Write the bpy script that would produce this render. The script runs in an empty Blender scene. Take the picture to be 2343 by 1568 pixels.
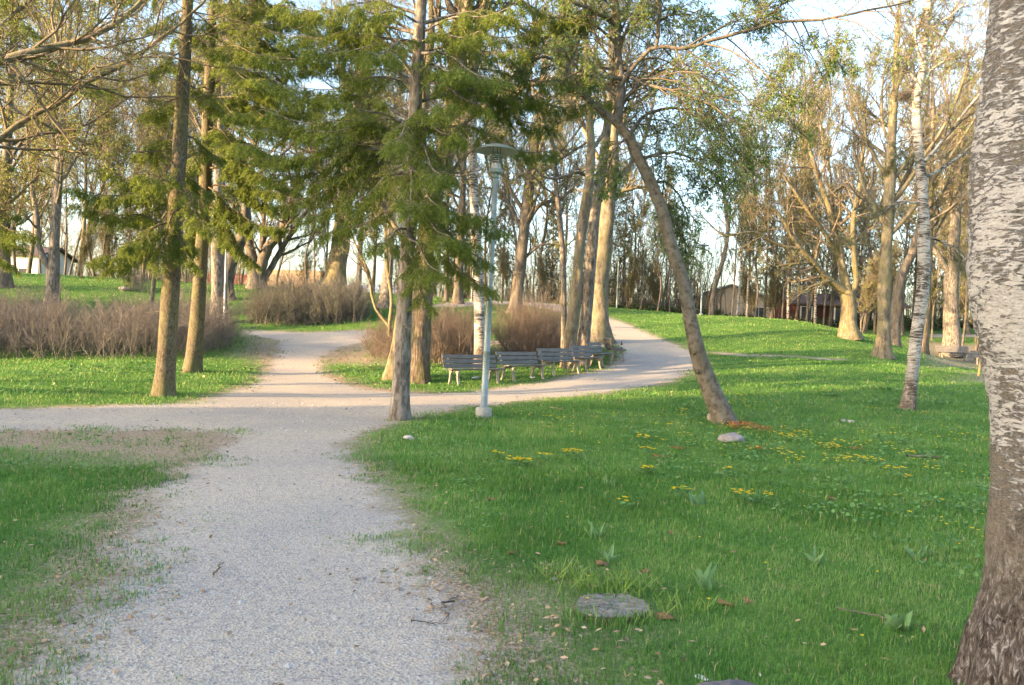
import bpy, math, random
import numpy as np
from mathutils import Vector, Matrix
PI = math.pi
S = bpy.context.scene
COL = S.collection
rng = np.random.default_rng(7)
random.seed(7)

# ------------------------------------------------------------------ camera
W_, H_, F_ = 2342.0, 1568.0, 1786.0            # photograph's frame and focal length in its own units
CX, CY = W_ / 2, H_ / 2
EYE = np.array([0.0, 0.0, 1.6])
PITCH, ROLL = math.radians(1.09), math.radians(2.2)
FW = np.array([0, math.cos(PITCH), -math.sin(PITCH)])
U0 = np.array([0, math.sin(PITCH), math.cos(PITCH)])
R0 = np.array([1.0, 0, 0])
RT = math.cos(ROLL) * R0 + math.sin(ROLL) * U0
UP = -math.sin(ROLL) * R0 + math.cos(ROLL) * U0
cam = bpy.data.cameras.new('camera')
cam.lens = 36 * F_ / W_; cam.sensor_width = 36
cam.clip_start = 0.05; cam.clip_end = 2000
co = bpy.data.objects.new('camera', cam); COL.objects.link(co)
M = Matrix((RT, UP, -FW)).transposed().to_4x4()
M.translation = Vector(EYE); co.matrix_world = M
S.camera = co

# ------------------------------------------------------------------ light
SUN_AZ = math.radians(63)     # heading the light travels, clockwise from +Y
SUN_EL = math.radians(11)
LD = np.array([math.sin(SUN_AZ) * math.cos(SUN_EL), math.cos(SUN_AZ) * math.cos(SUN_EL), -math.sin(SUN_EL)])
w = bpy.data.worlds.new('World'); S.world = w; w.use_nodes = True
nt = w.node_tree; nt.nodes.clear()
sky = nt.nodes.new('ShaderNodeTexSky'); sky.sky_type = 'NISHITA'; sky.sun_disc = False
sky.sun_elevation = SUN_EL
sky.sun_rotation = math.atan2(-LD[0], -LD[1])
sky.air_density = 0.9; sky.dust_density = 3.2; sky.ozone_density = 1.0
bg = nt.nodes.new('ShaderNodeBackground'); bg.inputs['Strength'].default_value = 0.15
wo = nt.nodes.new('ShaderNodeOutputWorld')
nt.links.new(sky.outputs[0], bg.inputs[0]); nt.links.new(bg.outputs[0], wo.inputs[0])
sl = bpy.data.lights.new('sun', 'SUN'); sl.energy = 3.2; sl.angle = math.radians(0.6); sl.color = (1.0, 0.67, 0.34)
so = bpy.data.objects.new('sun', sl); COL.objects.link(so)
so.rotation_euler = Vector(LD).to_track_quat('-Z', 'Y').to_euler(); so.location = (-30, -20, 30)
S.view_settings.view_transform = 'Standard'; S.view_settings.look = 'None'
S.view_settings.gamma = 1; S.view_settings.use_curve_mapping = False
S.view_settings.exposure = 2.5
S.render.engine = 'CYCLES'
cy = S.cycles
cy.use_denoising = True
cy.use_adaptive_sampling = True; cy.adaptive_threshold = 0.015
cy.max_bounces = 5; cy.diffuse_bounces = 3; cy.glossy_bounces = 2; cy.transmission_bounces = 3; cy.transparent_max_bounces = 4
cy.caustics_reflective = False; cy.caustics_refractive = False
S.render.film_transparent = False

# ------------------------------------------------------------------ projection helpers
def ray(px, py):
    px = np.asarray(px, float); py = np.asarray(py, float)
    d = FW * F_ + RT * (px - CX)[..., None] - UP * (py - CY)[..., None]
    return d / d[..., 1:2]
def pt(px, py, dep):
    """world point seen at frame position px,py at distance dep along the view heading"""
    return EYE + ray(px, py) * np.asarray(dep, float)[..., None]

# ------------------------------------------------------------------ terrain
_seen = [(0,820,25),(250,818,25),(500,800,27),(30,625,48),(120,690,36),(300,640,50),(450,650,50),(600,655,52),(750,663,52),
 (560,752,35),(700,770,34),(850,745,36),(700,855,24),(700,802,29),(830,700,40),(885,702,42),(1045,700,45),(1185,715,45),
 (1200,690,58),(1100,690,58),(1290,700,52),(1400,745,40),(1440,740,42),(1365,780,34),(1480,775,36),(1580,805,31),
 (1310,837,26.3),(1400,836,28.6),(1425,800,32),(1355,846,27.2),(1240,862,24.2),(1560,862,24),(1097,835,24.5),(1050,888,21.3),(920,785,32),(1200,785,32),(1500,712,50),
 (1600,725,50),(1700,728,48),(1850,733,45),(1940,768,38),(1750,780,36),(1920,822,31),(1650,812,31),(2020,817,32.5),
 (2180,835,46),(2110,795,48),(2175,805,47),(2240,860,36),(2200,765,60),(2200,742,72),(1900,860,25),(1750,880,22),
 (1350,860,24),(1200,882,21.5),(300,740,36),(0,740,34),(400,780,30),(2300,765,60)]
_c = np.array([pt(a, b, c) for a, b, c in _seen])
_flat = []
for y in (-25, -8, 0, 6, 12, 18):
    for x in (-22, -11, 0, 11, 22): _flat.append((x, y, 0.0))
_flat += [(-30, 20, 0.2), (26, 25, -0.1), (35, 35, -.1), (-45, 40, 3.2), (-40, 25, 1.0), (-60, 0, 0), (60, 0, 0), (60, 50, 1.5), (0, -60, 0), (-60, -60, 0), (60, -60, 0),
          (-45, 60, 3.4), (-20, 68, 3.2), (-5, 70, 3.1), (8, 70, 3.0), (20, 70, 2.2), (35, 78, 3.4), (60, 80, 3.2), (-70, 60, 3.0)]
_c = np.vstack([_c, np.array(_flat, float)])
def _phi(r2): return 0.5 * r2 * np.log(r2 + 1e-9)
_n = len(_c); _A = np.zeros((_n + 3, _n + 3)); _d2 = ((_c[:, None, :2] - _c[None, :, :2]) ** 2).sum(-1)
_A[:_n, :_n] = _phi(_d2) + np.eye(_n) * 14.0
_A[:_n, _n] = 1; _A[:_n, _n + 1:] = _c[:, :2]; _A[_n, :_n] = 1; _A[_n + 1:, :_n] = _c[:, :2].T
_wt = np.linalg.solve(_A, np.concatenate([_c[:, 2], np.zeros(3)]))
def terr(x, y):
    x = np.asarray(x, float); y = np.asarray(y, float); sh = x.shape
    x = x.ravel(); y = y.ravel(); out = np.empty_like(x)
    for i in range(0, len(x), 40000):
        a, b = x[i:i + 40000], y[i:i + 40000]
        r2 = (a[:, None] - _c[None, :, 0]) ** 2 + (b[:, None] - _c[None, :, 1]) ** 2
        out[i:i + 40000] = _phi(r2) @ _wt[:_n] + _wt[_n] + _wt[_n + 1] * a + _wt[_n + 2] * b
    r = np.hypot(x, y - 10); k = np.clip((r - 62) / 30, 0, 1); k = k * k * (3 - 2 * k)
    out = out * (1 - k) + (2.4 * np.clip((y + 10) / 60, 0, 1)) * k
    out += 0.02 * np.sin(x * 1.3 + 0.7 * y) * np.sin(y * 0.9 - .4 * x) * np.clip(r / 15, .3, 1)
    return out.reshape(sh)
def at(px, py, dmax=90):
    """ground point seen at px,py"""
    px = np.atleast_1d(np.asarray(px, float)); py = np.atleast_1d(np.asarray(py, float))
    d = np.concatenate([np.arange(2.0, 20, .1), np.arange(20, dmax, .25)])
    r = ray(px, py)
    P = EYE + r[:, None, :] * d[None, :, None]
    g = P[..., 2] - terr(P[..., 0], P[..., 1])
    res = []
    for i in range(len(px)):
        j = np.where(g[i] <= 0)[0]
        if len(j): 
            j = j[0]
            if j > 0:
                t = g[i, j - 1] / (g[i, j - 1] - g[i, j] + 1e-9); dd = d[j - 1] + t * (d[j] - d[j - 1])
            else: dd = d[0]
        else: dd = d[np.argmin(g[i])]
        p = EYE + r[i] * dd; p[2] = terr(p[0:1], p[1:2])[0]; res.append(p)
    return np.array(res)
def gz(x, y): return float(terr(np.array([x]), np.array([y]))[0])

# ------------------------------------------------------------------ mesh helpers
class MB:
    def __init__(s): s.v = []; s.q = []; s.t = []; s.n = 0; s.att = []; s.mi_q = []; s.mi_t = []
    def add(s, v, q=None, t=None, att=None, mi=0):
        v = np.asarray(v, float).reshape(-1, 3)
        s.v.append(v)
        if q is not None and len(q): q = np.asarray(q, int).reshape(-1, 4); s.q.append(q + s.n); s.mi_q.append(np.full(len(q), mi))
        if t is not None and len(t): t = np.asarray(t, int).reshape(-1, 3); s.t.append(t + s.n); s.mi_t.append(np.full(len(t), mi))
        s.att.append(np.full(len(v), 0.5) if att is None else np.broadcast_to(np.asarray(att, float), (len(v),)))
        s.n += len(v)
    def mesh(s, name, mats, smooth=True, origin=None):
        v = np.vstack(s.v) if s.v else np.zeros((0, 3))
        if origin is not None: v = v - np.asarray(origin)
        q = np.vstack(s.q) if s.q else np.zeros((0, 4), int); t = np.vstack(s.t) if s.t else np.zeros((0, 3), int)
        me = bpy.data.meshes.new(name)
        me.vertices.add(len(v)); me.vertices.foreach_set('co', v.astype(np.float32).ravel())
        nl = len(q) * 4 + len(t) * 3
        me.loops.add(nl); me.loops.foreach_set('vertex_index', np.concatenate([q.ravel(), t.ravel()]).astype(np.int32))
        me.polygons.add(len(q) + len(t))
        ls = np.concatenate([np.arange(len(q)) * 4, len(q) * 4 + np.arange(len(t)) * 3]).astype(np.int32)
        me.polygons.foreach_set('loop_start', ls)
        mi = np.concatenate((s.mi_q or [np.zeros(0)]) + (s.mi_t or [np.zeros(0)])).astype(np.int32)
        me.polygons.foreach_set('material_index', mi)
        me.polygons.foreach_set('use_smooth', np.full(len(q) + len(t), bool(smooth)))
        a = me.attributes.new('var', 'FLOAT', 'POINT'); a.data.foreach_set('value', np.concatenate(s.att).astype(np.float32) if s.att else [])
        for m in (mats if isinstance(mats, (list, tuple)) else [mats]): me.materials.append(m)
        me.update(calc_edges=True); me.validate()
        return me
    def build(s, name, mats, parent=None, smooth=True, origin=None):
        o = bpy.data.objects.new(name, s.mesh(name, mats, smooth, origin)); COL.objects.link(o)
        if parent is not None: o.parent = parent
        return o
def tag(o, label=None, cat=None, group=None, kind=None):
    if label: o['label'] = label
    if cat: o['category'] = cat
    if group: o['group'] = group
    if kind: o['kind'] = kind
    return o
def empty(name, loc, rz=0, label=None, cat=None, group=None):
    o = bpy.data.objects.new(name, None); COL.objects.link(o); o.location = loc; o.rotation_euler = (0, 0, rz); o.empty_display_size = .2
    return tag(o, label, cat, group)
def copy_tree(o, parent=None):
    c = o.copy(); COL.objects.link(c); c.parent = parent
    for ch in o.children: copy_tree(ch, c)
    return c
def norm(a): return a / (np.linalg.norm(a, axis=-1, keepdims=True) + 1e-12)

def tubes(mb, P, R, k=3, att=None, flute=None):
    """P (B,n,3), R (B,n): B tapered tubes of k sides"""
    B, n, _ = P.shape
    if B == 0: return
    T = np.empty_like(P); T[:, 1:-1] = P[:, 2:] - P[:, :-2]; T[:, 0] = P[:, 1] - P[:, 0]; T[:, -1] = P[:, -1] - P[:, -2]; T = norm(T)
    m = norm(P[:, -1] - P[:, 0]); ref = np.where(np.abs(m[:, 2:3]) < .9, np.array([[0, 0, 1.]]), np.array([[1., 0, 0]]))
    ref = ref[:, None, :]
    N = norm(ref - (ref * T).sum(-1, keepdims=True) * T); Bn = np.cross(T, N)
    a = np.arange(k) * 2 * PI / k
    rr = R[:, :, None] * np.ones(k)
    if flute is not None: rr = rr * flute
    V = P[:, :, None, :] + rr[..., None] * (np.cos(a)[None, None, :, None] * N[:, :, None, :] + np.sin(a)[None, None, :, None] * Bn[:, :, None, :])
    base = (np.arange(B) * n * k)[:, None, None] + (np.arange(n - 1) * k)[None, :, None]
    j = np.arange(k)[None, None, :]; j2 = (j + 1) % k
    q = np.stack([base + j, base + j2, base + k + j2, base + k + j], -1).reshape(-1, 4)
    at_ = None
    if att is not None: at_ = np.repeat(att, n * k)
    mb.add(V.reshape(-1, 3), q, att=at_)

def grow(P, D, L, r0, r1, n, wander, up=0.0, rg=rng, pow_=1.0, target=None):
    B = len(P); pts = np.empty((B, n, 3)); pts[:, 0] = P; d = norm(D); st = (L / (n - 1))[:, None]
    upv = np.array([0, 0, 1.0])
    for i in range(1, n):
        d = norm(d + rg.normal(0, wander, (B, 3)) + upv * up)
        pts[:, i] = pts[:, i - 1] + d * st
    t = np.linspace(0, 1, n)[None, :] ** pow_
    rad = r0[:, None] * (1 - t) + r1[:, None] * t
    return pts, rad
def sample(P, R, t):
    """points, tangents, radii at parameters t (B,m)"""
    B, n, _ = P.shape; f = np.clip(t, 0, .9999) * (n - 1); i = f.astype(int); u = (f - i)[..., None]
    b = np.arange(B)[:, None]
    p = P[b, i] * (1 - u) + P[b, i + 1] * u; T = norm(P[b, i + 1] - P[b, i])
    r = R[b, i] * (1 - u[..., 0]) + R[b, i + 1] * u[..., 0]
    return p, T, r
def lengths(P): return np.linalg.norm(P[:, 1:] - P[:, :-1], axis=-1).sum(1)
def spawn(P, R, m, t0, t1, ang, asd, lr, ltap, rr, rmin, n, wander, up, rg, rtip=.35, lmin=.0, tw=None):
    B = len(P)
    t = t0 + (t1 - t0) * (np.arange(m)[None, :] + rg.random((B, m))) / m
    p, T, r = sample(P, R, t)
    L = lengths(P)[:, None] * lr * (1 - ltap * t) * rg.uniform(.6, 1.25, (B, m)); L = np.maximum(L, lmin)
    v = rg.normal(0, 1, (B, m, 3)); v = norm(v - (v * T).sum(-1, keepdims=True) * T)
    a = rg.normal(ang, asd, (B, m))[..., None]
    D = np.cos(a) * T + np.sin(a) * v
    r0 = np.maximum(r * rr, rmin); r1 = np.maximum(r0 * rtip, rmin * .6)
    return grow(p.reshape(-1, 3), D.reshape(-1, 3), L.ravel(), r0.ravel(), r1.ravel(), n, wander, up, rg)
def leaves(mb, p, size, rg, asp=.5, droop=0.0, dirs=None):
    B = len(p); size = np.broadcast_to(np.asarray(size, float), (B,)) * rg.uniform(.6, 1.3, B)
    d = rg.normal(0, 1, (B, 3)); d[:, 2] -= droop
    if dirs is not None: d = d * .6 + dirs
    d = norm(d); s = norm(np.cross(d, rg.normal(0, 1, (B, 3)))); s_ = size[:, None]
    V = np.stack([p, p + d * s_ * .5 + s * s_ * asp * .5, p + d * s_, p + d * s_ * .5 - s * s_ * asp * .5], 1)
    mb.add(V.reshape(-1, 3), np.arange(B * 4).reshape(-1, 4), att=np.repeat(rg.random(B), 4))

def smooth_path(pts, rad, n):
    pts = np.asarray(pts, float); rad = np.asarray(rad, float)
    s = np.concatenate([[0], np.cumsum(np.linalg.norm(np.diff(pts, axis=0), axis=1))])
    t = np.linspace(0, s[-1], n)
    # catmull-rom on non-uniform knots through hermite
    m = np.gradient(pts, s, axis=0) if len(s) > 2 else np.repeat((pts[-1] - pts[0])[None] / s[-1], len(s), 0)
    i = np.clip(np.searchsorted(s, t, 'right') - 1, 0, len(s) - 2); h = (s[i + 1] - s[i])[:, None]; u = ((t - s[i]) / h[:, 0])[:, None]
    P = (2*u**3 - 3*u**2 + 1) * pts[i] + (u**3 - 2*u**2 + u) * h * m[i] + (-2*u**3 + 3*u**2) * pts[i + 1] + (u**3 - u**2) * h * m[i + 1]
    return P, np.interp(t, s, rad)
def trunk(mb, pts, rad, k=18, seg=.18, flare=1.5, fh=.35, lump=.05, rg=rng, ridges=5):
    pts = np.asarray(pts, float)
    L = np.linalg.norm(np.diff(pts, axis=0), axis=1).sum(); n = max(6, int(L / seg))
    P, R = smooth_path(pts, rad, n)
    s = np.linspace(0, L, n)
    a = np.arange(k) * 2 * PI / k
    ph = rg.uniform(0, 6, 4)
    fl = 1 + (flare - 1) * np.exp(-s / fh)[:, None] * (1 + .35 * np.cos(ridges * a + ph[0])[None, :])
    lum = 1 + lump * (np.sin(2 * a[None, :] + s[:, None] * 1.7 + ph[1]) + .7 * np.sin(3 * a[None, :] - s[:, None] * 3.1 + ph[2]) + .6 * rg.normal(0, .5, (n, k)) * 1.0)
    fl = fl * lum
    tubes(mb, P[None], R[None], k, flute=fl[None])
    return P, R

# ------------------------------------------------------------------ materials
def newmat(name):
    m = bpy.data.materials.new(name); m.use_nodes = True; t = m.node_tree; t.nodes.clear()
    o = t.nodes.new('ShaderNodeOutputMaterial'); p = t.nodes.new('ShaderNodeBsdfPrincipled'); t.links.new(p.outputs[0], o.inputs[0])
    p.inputs['Specular IOR Level'].default_value = .25
    return m, t, p, o
def nd(t, typ, **kw):
    n = t.nodes.new(typ)
    for k, v in kw.items():
        if k in n.inputs: n.inputs[k].default_value = v
        else: setattr(n, k, v)
    return n
def ramp(t, fac, stops, interp='LINEAR'):
    r = t.nodes.new('ShaderNodeValToRGB'); cr = r.color_ramp; cr.interpolation = interp
    while len(cr.elements) < len(stops): cr.elements.new(.5)
    for e, (p, c) in zip(cr.elements, stops): e.position = p; e.color = (*c, 1) if len(c) == 3 else c
    t.links.new(fac, r.inputs[0]); return r
def noise(t, vec, scale, detail=4, rough=.6, dist=0.0):
    n = nd(t, 'ShaderNodeTexNoise', Scale=scale, Detail=detail, Roughness=rough, Distortion=dist); t.links.new(vec, n.inputs['Vector']); return n
def coords(t, scale=(1, 1, 1), kind='Object'):
    c = nd(t, 'ShaderNodeTexCoord'); m = nd(t, 'ShaderNodeMapping'); m.inputs['Scale'].default_value = scale
    t.links.new(c.outputs[kind], m.inputs['Vector']); return m.outputs[0]
def mix(t, fac, a, b, mode='MIX'):
    m = nd(t, 'ShaderNodeMix', data_type='RGBA', blend_type=mode)
    for i, x in ((0, fac), (6, a), (7, b)):
        if isinstance(x, (int, float)): m.inputs[i].default_value = x
        elif isinstance(x, tuple): m.inputs[i].default_value = (*x, 1)
        else: t.links.new(x, m.inputs[i])
    return m.outputs[2]
def math_(t, op, a, b=0.0, c=0.0, clamp=False):
    m = nd(t, 'ShaderNodeMath', operation=op, use_clamp=clamp)
    for i, x in enumerate((a, b, c)):
        if isinstance(x, (int, float)): m.inputs[i].default_value = x
        else: t.links.new(x, m.inputs[i])
    return m.outputs[0]
def bump(t, p, h, strength=.5, dist=.02):
    b = nd(t, 'ShaderNodeBump', Strength=strength, Distance=dist); t.links.new(h, b.inputs['Height']); t.links.new(b.outputs[0], p.inputs['Normal'])

def bark(name, c_dark, c_mid, c_light, sc=(16, 16, 3), moss=None, moss_amt=.5, bstr=.8, bd=.03):
    m, t, p, o = newmat(name)
    v = coords(t, sc); n = noise(t, v, 1.0, 6, .65, .4)
    r = ramp(t, n.outputs[0], [(.36, c_dark), (.5, c_mid), (.64, c_light)])
    v2 = coords(t, (1.2, 1.2, .7)); n2 = noise(t, v2, 1.5, 4, .6)
    c = mix(t, ramp(t, n2.outputs[0], [(.45, (0, 0, 0)), (.7, (.55, .55, .55))]).outputs[0], r.outputs[0], tuple(x * .6 for x in c_mid))
    n5_ = noise(t, coords(t, (7, 7, 5)), 1.0, 6, .8); c = mix(t, ramp(t, n5_.outputs[0], [(.52, (0, 0, 0)), (.68, (.4, .4, .4))]).outputs[0], c, tuple(min(1, x * 1.35 + .03) for x in c_light))
    if moss:
        n3 = noise(t, v2, 2.2, 5, .7); f = ramp(t, n3.outputs[0], [(.5 - .2 * moss_amt, (0, 0, 0)), (.75 - .15 * moss_amt, (1, 1, 1))])
        c = mix(t, math_(t, 'MULTIPLY', f.outputs[0], .75), c, moss)
    t.links.new(c, p.inputs['Base Color']); p.inputs['Roughness'].default_value = .9
    bump(t, p, n.outputs[0], bstr, bd); return m
def birch_bark(name, low=1.2, hscale=1.0, brown=.0):
    m, t, p, o = newmat(name)
    v = coords(t, (3.2 * hscale, 3.2 * hscale, 15 * hscale)); n = noise(t, v, 1.3, 6, .75, 1.1)
    v2 = coords(t, (1, 1, .8)); n2 = noise(t, v2, 3.0, 4, .6)
    s = math_(t, 'ADD', n.outputs[0], math_(t, 'MULTIPLY', math_(t, 'SUBTRACT', n2.outputs[0], .5), .45))
    r = ramp(t, s, [(.39 + brown, (.05, .04, .033)), (.46 + brown, (.19, .155, .125)), (.52 + brown, (.46, .42, .39)), (.75, (.60, .56, .53))])
    # rough dark fissured base
    g = coords(t); sx = nd(t, 'ShaderNodeSeparateXYZ'); t.links.new(g, sx.inputs[0])
    v3 = coords(t, (18, 18, 4)); n3 = noise(t, v3, 1.0, 6, .7, .5)
    rb = ramp(t, n3.outputs[0], [(.3, (.03, .022, .018)), (.52, (.13, .10, .08)), (.62, (.22, .19, .16)), (.72, (.5, .47, .44))])
    f = math_(t, 'ADD', math_(t, 'DIVIDE', math_(t, 'SUBTRACT', low, sx.outputs[2]), low), math_(t, 'MULTIPLY', math_(t, 'SUBTRACT', n2.outputs[0], .5), 1.6), clamp=True)
    t.links.new(mix(t, f, r.outputs[0], rb.outputs[0]), p.inputs['Base Color']); p.inputs['Roughness'].default_value = .75
    h = math_(t, 'ADD', math_(t, 'MULTIPLY', s, .5), math_(t, 'MULTIPLY', n3.outputs[0], f))
    bump(t, p, h, .9, .03); return m
def near_birch_bark():
    m, t, p, o = newmat('bark_birch_near'); g = coords(t); sx = nd(t, 'ShaderNodeSeparateXYZ'); t.links.new(g, sx.inputs[0]); z = sx.outputs[2]
    rot = nd(t, 'ShaderNodeMapping'); rot.inputs['Rotation'].default_value = (.25, .22, 0); rot.inputs['Scale'].default_value = (19, 19, 62); t.links.new(g, rot.inputs['Vector'])
    n = noise(t, rot.outputs[0], 1.0, 7, .72, .8); big = noise(t, coords(t, (1.6, 1.6, 1.6)), 2.2, 5, .65); fine = noise(t, coords(t, (60, 60, 110)), 1.0, 4, .7)
    amt = ramp(t, z, [(.0, (.2, .2, .2)), (.27, (.12, .12, .12)), (.36, (.5, .5, .5)), (.5, (.70, .70, .70)), (1, (.64, .64, .64))])
    zz = math_(t, 'MULTIPLY', z, .3333)
    t.links.new(zz, amt.inputs[0])
    s = math_(t, 'ADD', math_(t, 'ADD', n.outputs[0], math_(t, 'MULTIPLY', math_(t, 'SUBTRACT', big.outputs[0], .5), .75)), math_(t, 'MULTIPLY', math_(t, 'SUBTRACT', amt.outputs[0], .5), .42))
    wh = ramp(t, s, [(.49, (0, 0, 0)), (.57, (1, 1, 1))])
    brown = ramp(t, fine.outputs[0], [(.3, (.075, .058, .045)), (.5, (.20, .165, .13)), (.7, (.30, .26, .22))])
    white = ramp(t, n.outputs[0], [(.35, (.36, .32, .29)), (.6, (.57, .525, .50))])
    c = mix(t, wh.outputs[0], brown.outputs[0], white.outputs[0])
    v3 = noise(t, coords(t, (40, 40, 14)), 1.0, 7, .75, .8)
    rb = ramp(t, v3.outputs[0], [(.38, (.035, .026, .02)), (.5, (.13, .10, .08)), (.56, (.24, .20, .18)), (.63, (.50, .46, .43))])
    f = math_(t, 'MULTIPLY_ADD', math_(t, 'ADD', math_(t, 'SUBTRACT', .62, z), math_(t, 'MULTIPLY', math_(t, 'SUBTRACT', big.outputs[0], .5), 1.5)), 1.4, .5, clamp=True)
    t.links.new(mix(t, f, c, rb.outputs[0]), p.inputs['Base Color']); p.inputs['Roughness'].default_value = .85
    h = math_(t, 'ADD', math_(t, 'MULTIPLY', wh.outputs[0], .35), math_(t, 'ADD', math_(t, 'MULTIPLY', fine.outputs[0], .5), math_(t, 'MULTIPLY', v3.outputs[0], f)))
    bump(t, p, h, 1.0, .03); return m
def leafmat(name, c1, c2, c3=None, trans=.35, rough=.6):
    m, t, p, o = newmat(name)
    a = nd(t, 'ShaderNodeAttribute', attribute_name='var')
    st = [(0, c1), (1, c2)] if c3 is None else [(0, c1), (.55, c2), (1, c3)]
    r = ramp(t, a.outputs['Fac'], st)
    g = coords(t); n = noise(t, g, .9, 3, .6); c = mix(t, .5, r.outputs[0], ramp(t, n.outputs[0], [(.35, c1), (.65, c2)]).outputs[0])
    t.links.new(c, p.inputs['Base Color']); p.inputs['Roughness'].default_value = rough
    if trans > 0:
        tr = nd(t, 'ShaderNodeBsdfTranslucent'); t.links.new(c, tr.inputs[0]); mx = nd(t, 'ShaderNodeMixShader'); mx.inputs[0].default_value = trans
        t.links.new(p.outputs[0], mx.inputs[1]); t.links.new(tr.outputs[0], mx.inputs[2]); t.links.new(mx.outputs[0], o.inputs[0])
    return m
def plain(name, c, rough=.7, metal=0.0, var=.25, sc=8, b=.15, bd=.01, stretch=(1, 1, 1), dark=None):
    m, t, p, o = newmat(name)
    v = coords(t, stretch); n = noise(t, v, sc, 6, .65)
    lo = dark or tuple(x * (1 - var) for x in c); r = ramp(t, n.outputs[0], [(.3, lo), (.7, tuple(min(1, x * (1 + var * .5)) for x in c))])
    t.links.new(r.outputs[0], p.inputs['Base Color']); p.inputs['Roughness'].default_value = rough; p.inputs['Metallic'].default_value = metal
    bump(t, p, n.outputs[0], b, bd); return m

M_bark_grey = bark('bark_grey', (.055, .045, .038), (.17, .145, .12), (.30, .27, .24), (14, 14, 4))
M_bark_spruce = bark('bark_spruce', (.045, .035, .024), (.12, .095, .062), (.185, .155, .11), (26, 26, 14), moss=(.14, .14, .05), moss_amt=.3, bstr=.6)
M_bark_fiss = bark('bark_fissured', (.03, .022, .016), (.14, .105, .08), (.26, .21, .17), (22, 22, 3.2), moss=(.11, .12, .035), moss_amt=.35, bstr=1, bd=.05)
M_bark_moss = bark('bark_mossy', (.05, .042, .03), (.18, .15, .105), (.30, .25, .18), (12, 12, 2.5), moss=(.17, .15, .06), moss_amt=.6)
M_bark_tan = bark('bark_tan', (.07, .055, .04), (.165, .135, .10), (.25, .21, .165), (10, 10, 3), moss=(.2, .19, .09), moss_amt=.35, bstr=.5)
M_bark_lean = bark('bark_lichen', (.075, .06, .048), (.155, .13, .10), (.20, .175, .15), (9, 9, 9), bstr=.5)
M_bark_far = bark('bark_far', (.055, .046, .038), (.13, .11, .09), (.20, .17, .14), (6, 6, 1.5), bstr=.3)
M_twig = plain('twig_brown', (.185, .15, .115), .85, 0, .4, 3, 0)
M_twig_gold = plain('twig_tan', (.21, .165, .115), .85, 0, .35, 3, 0)
M_stem = plain('shrub_stem', (.205, .18, .165), .85, 0, .5, 4, 0)
M_stem_red = plain('shrub_stem_rust', (.21, .165, .14), .85, 0, .5, 4, 0)
M_birch = birch_bark('bark_birch')
M_birch_near = near_birch_bark()
M_needle = leafmat('needles', (.10, .15, .028), (.20, .26, .048), (.34, .33, .075), .45)
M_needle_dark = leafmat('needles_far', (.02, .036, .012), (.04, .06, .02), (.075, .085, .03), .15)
M_leaf = leafmat('young_leaves', (.13, .21, .05), (.25, .35, .10), (.36, .42, .15), .5)
M_bud = leafmat('bud_leaves', (.20, .22, .05), (.29, .34, .08), (.36, .33, .10), .4)

# ------------------------------------------------------------------ ground
def wpoly(pts): 
    p = np.array(pts, float); return at(p[:, 0], p[:, 1])[:, :2]
P_MAIN = wpoly([(-350,1700),(1190,1700),(1110,1568),(1040,1440),(960,1290),(900,1180),(835,1075),(785,1018),(835,988),(890,966),(960,950),(1060,934),(1200,916),(1350,902),(1470,886),(1545,868),(1588,845),(1600,815),(1570,798),(1500,772),(1440,745),(1395,738),(1385,748),(1400,775),(1425,800),(1420,822),(1380,845),(1290,868),(1190,882),(1080,896),(1000,902),(900,898),(800,884),(755,866),(728,845),(735,820),(770,796),(850,774),(850,756),(700,762),(560,757),(560,767),(640,777),(640,800),(620,840),(585,876),(500,908),(400,923),(200,931),(0,936),(-400,945),(-400,992),(0,985),(200,984),(400,984),(520,985),(535,1003),(500,1036),(420,1090),(350,1115),(325,1200),(262,1330),(150,1460),(20,1568)])
P_UP = wpoly([(1385,748),(1442,745),(1330,708),(1290,698),(1200,689),(1100,689),(1000,697),(985,703),(1060,702),(1130,696),(1200,699),(1285,716)])
def ribbon(pts, wd):
    p = at(*np.array(pts, float).T)[:, :2]; t = np.gradient(p, axis=0); t /= np.linalg.norm(t, axis=1)[:, None]; nn = np.stack([-t[:, 1], t[:, 0]], 1)
    return np.vstack([p + nn * wd / 2, (p - nn * wd / 2)[::-1]])
P_THIN = ribbon([(850,765),(930,776),(1000,781),(1150,784),(1290,789),(1400,790)], .9)
P_FOOT = ribbon([(1590,806),(1750,814),(1860,819),(1930,824)], .35)
P_BACK = ribbon([(2090,768),(2200,768),(2300,772),(2420,780)], 2.0)
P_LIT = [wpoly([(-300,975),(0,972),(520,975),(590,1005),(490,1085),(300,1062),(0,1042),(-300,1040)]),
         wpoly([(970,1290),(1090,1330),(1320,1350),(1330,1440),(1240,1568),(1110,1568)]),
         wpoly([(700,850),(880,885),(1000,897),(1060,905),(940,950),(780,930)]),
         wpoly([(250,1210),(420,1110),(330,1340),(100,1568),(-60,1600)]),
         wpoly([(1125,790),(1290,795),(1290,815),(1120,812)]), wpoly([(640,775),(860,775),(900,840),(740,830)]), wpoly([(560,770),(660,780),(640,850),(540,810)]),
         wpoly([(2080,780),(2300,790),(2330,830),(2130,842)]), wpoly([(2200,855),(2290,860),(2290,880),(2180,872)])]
def sdist(x, y, poly):
    d = np.full(x.shape, 1e9); ins = np.zeros(x.shape, bool); n = len(poly)
    for i in range(n):
        ax, ay = poly[i]; bx, by = poly[(i + 1) % n]; ex, ey = bx - ax, by - ay
        t = np.clip(((x - ax) * ex + (y - ay) * ey) / (ex * ex + ey * ey + 1e-12), 0, 1)
        d = np.minimum(d, np.hypot(x - ax - t * ex, y - ay - t * ey))
        c = (ay > y) != (by > y); ins ^= c & (x < (bx - ax) * (y - ay) / (by - ay + 1e-12) + ax)
    return np.where(ins, d, -d)
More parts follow.
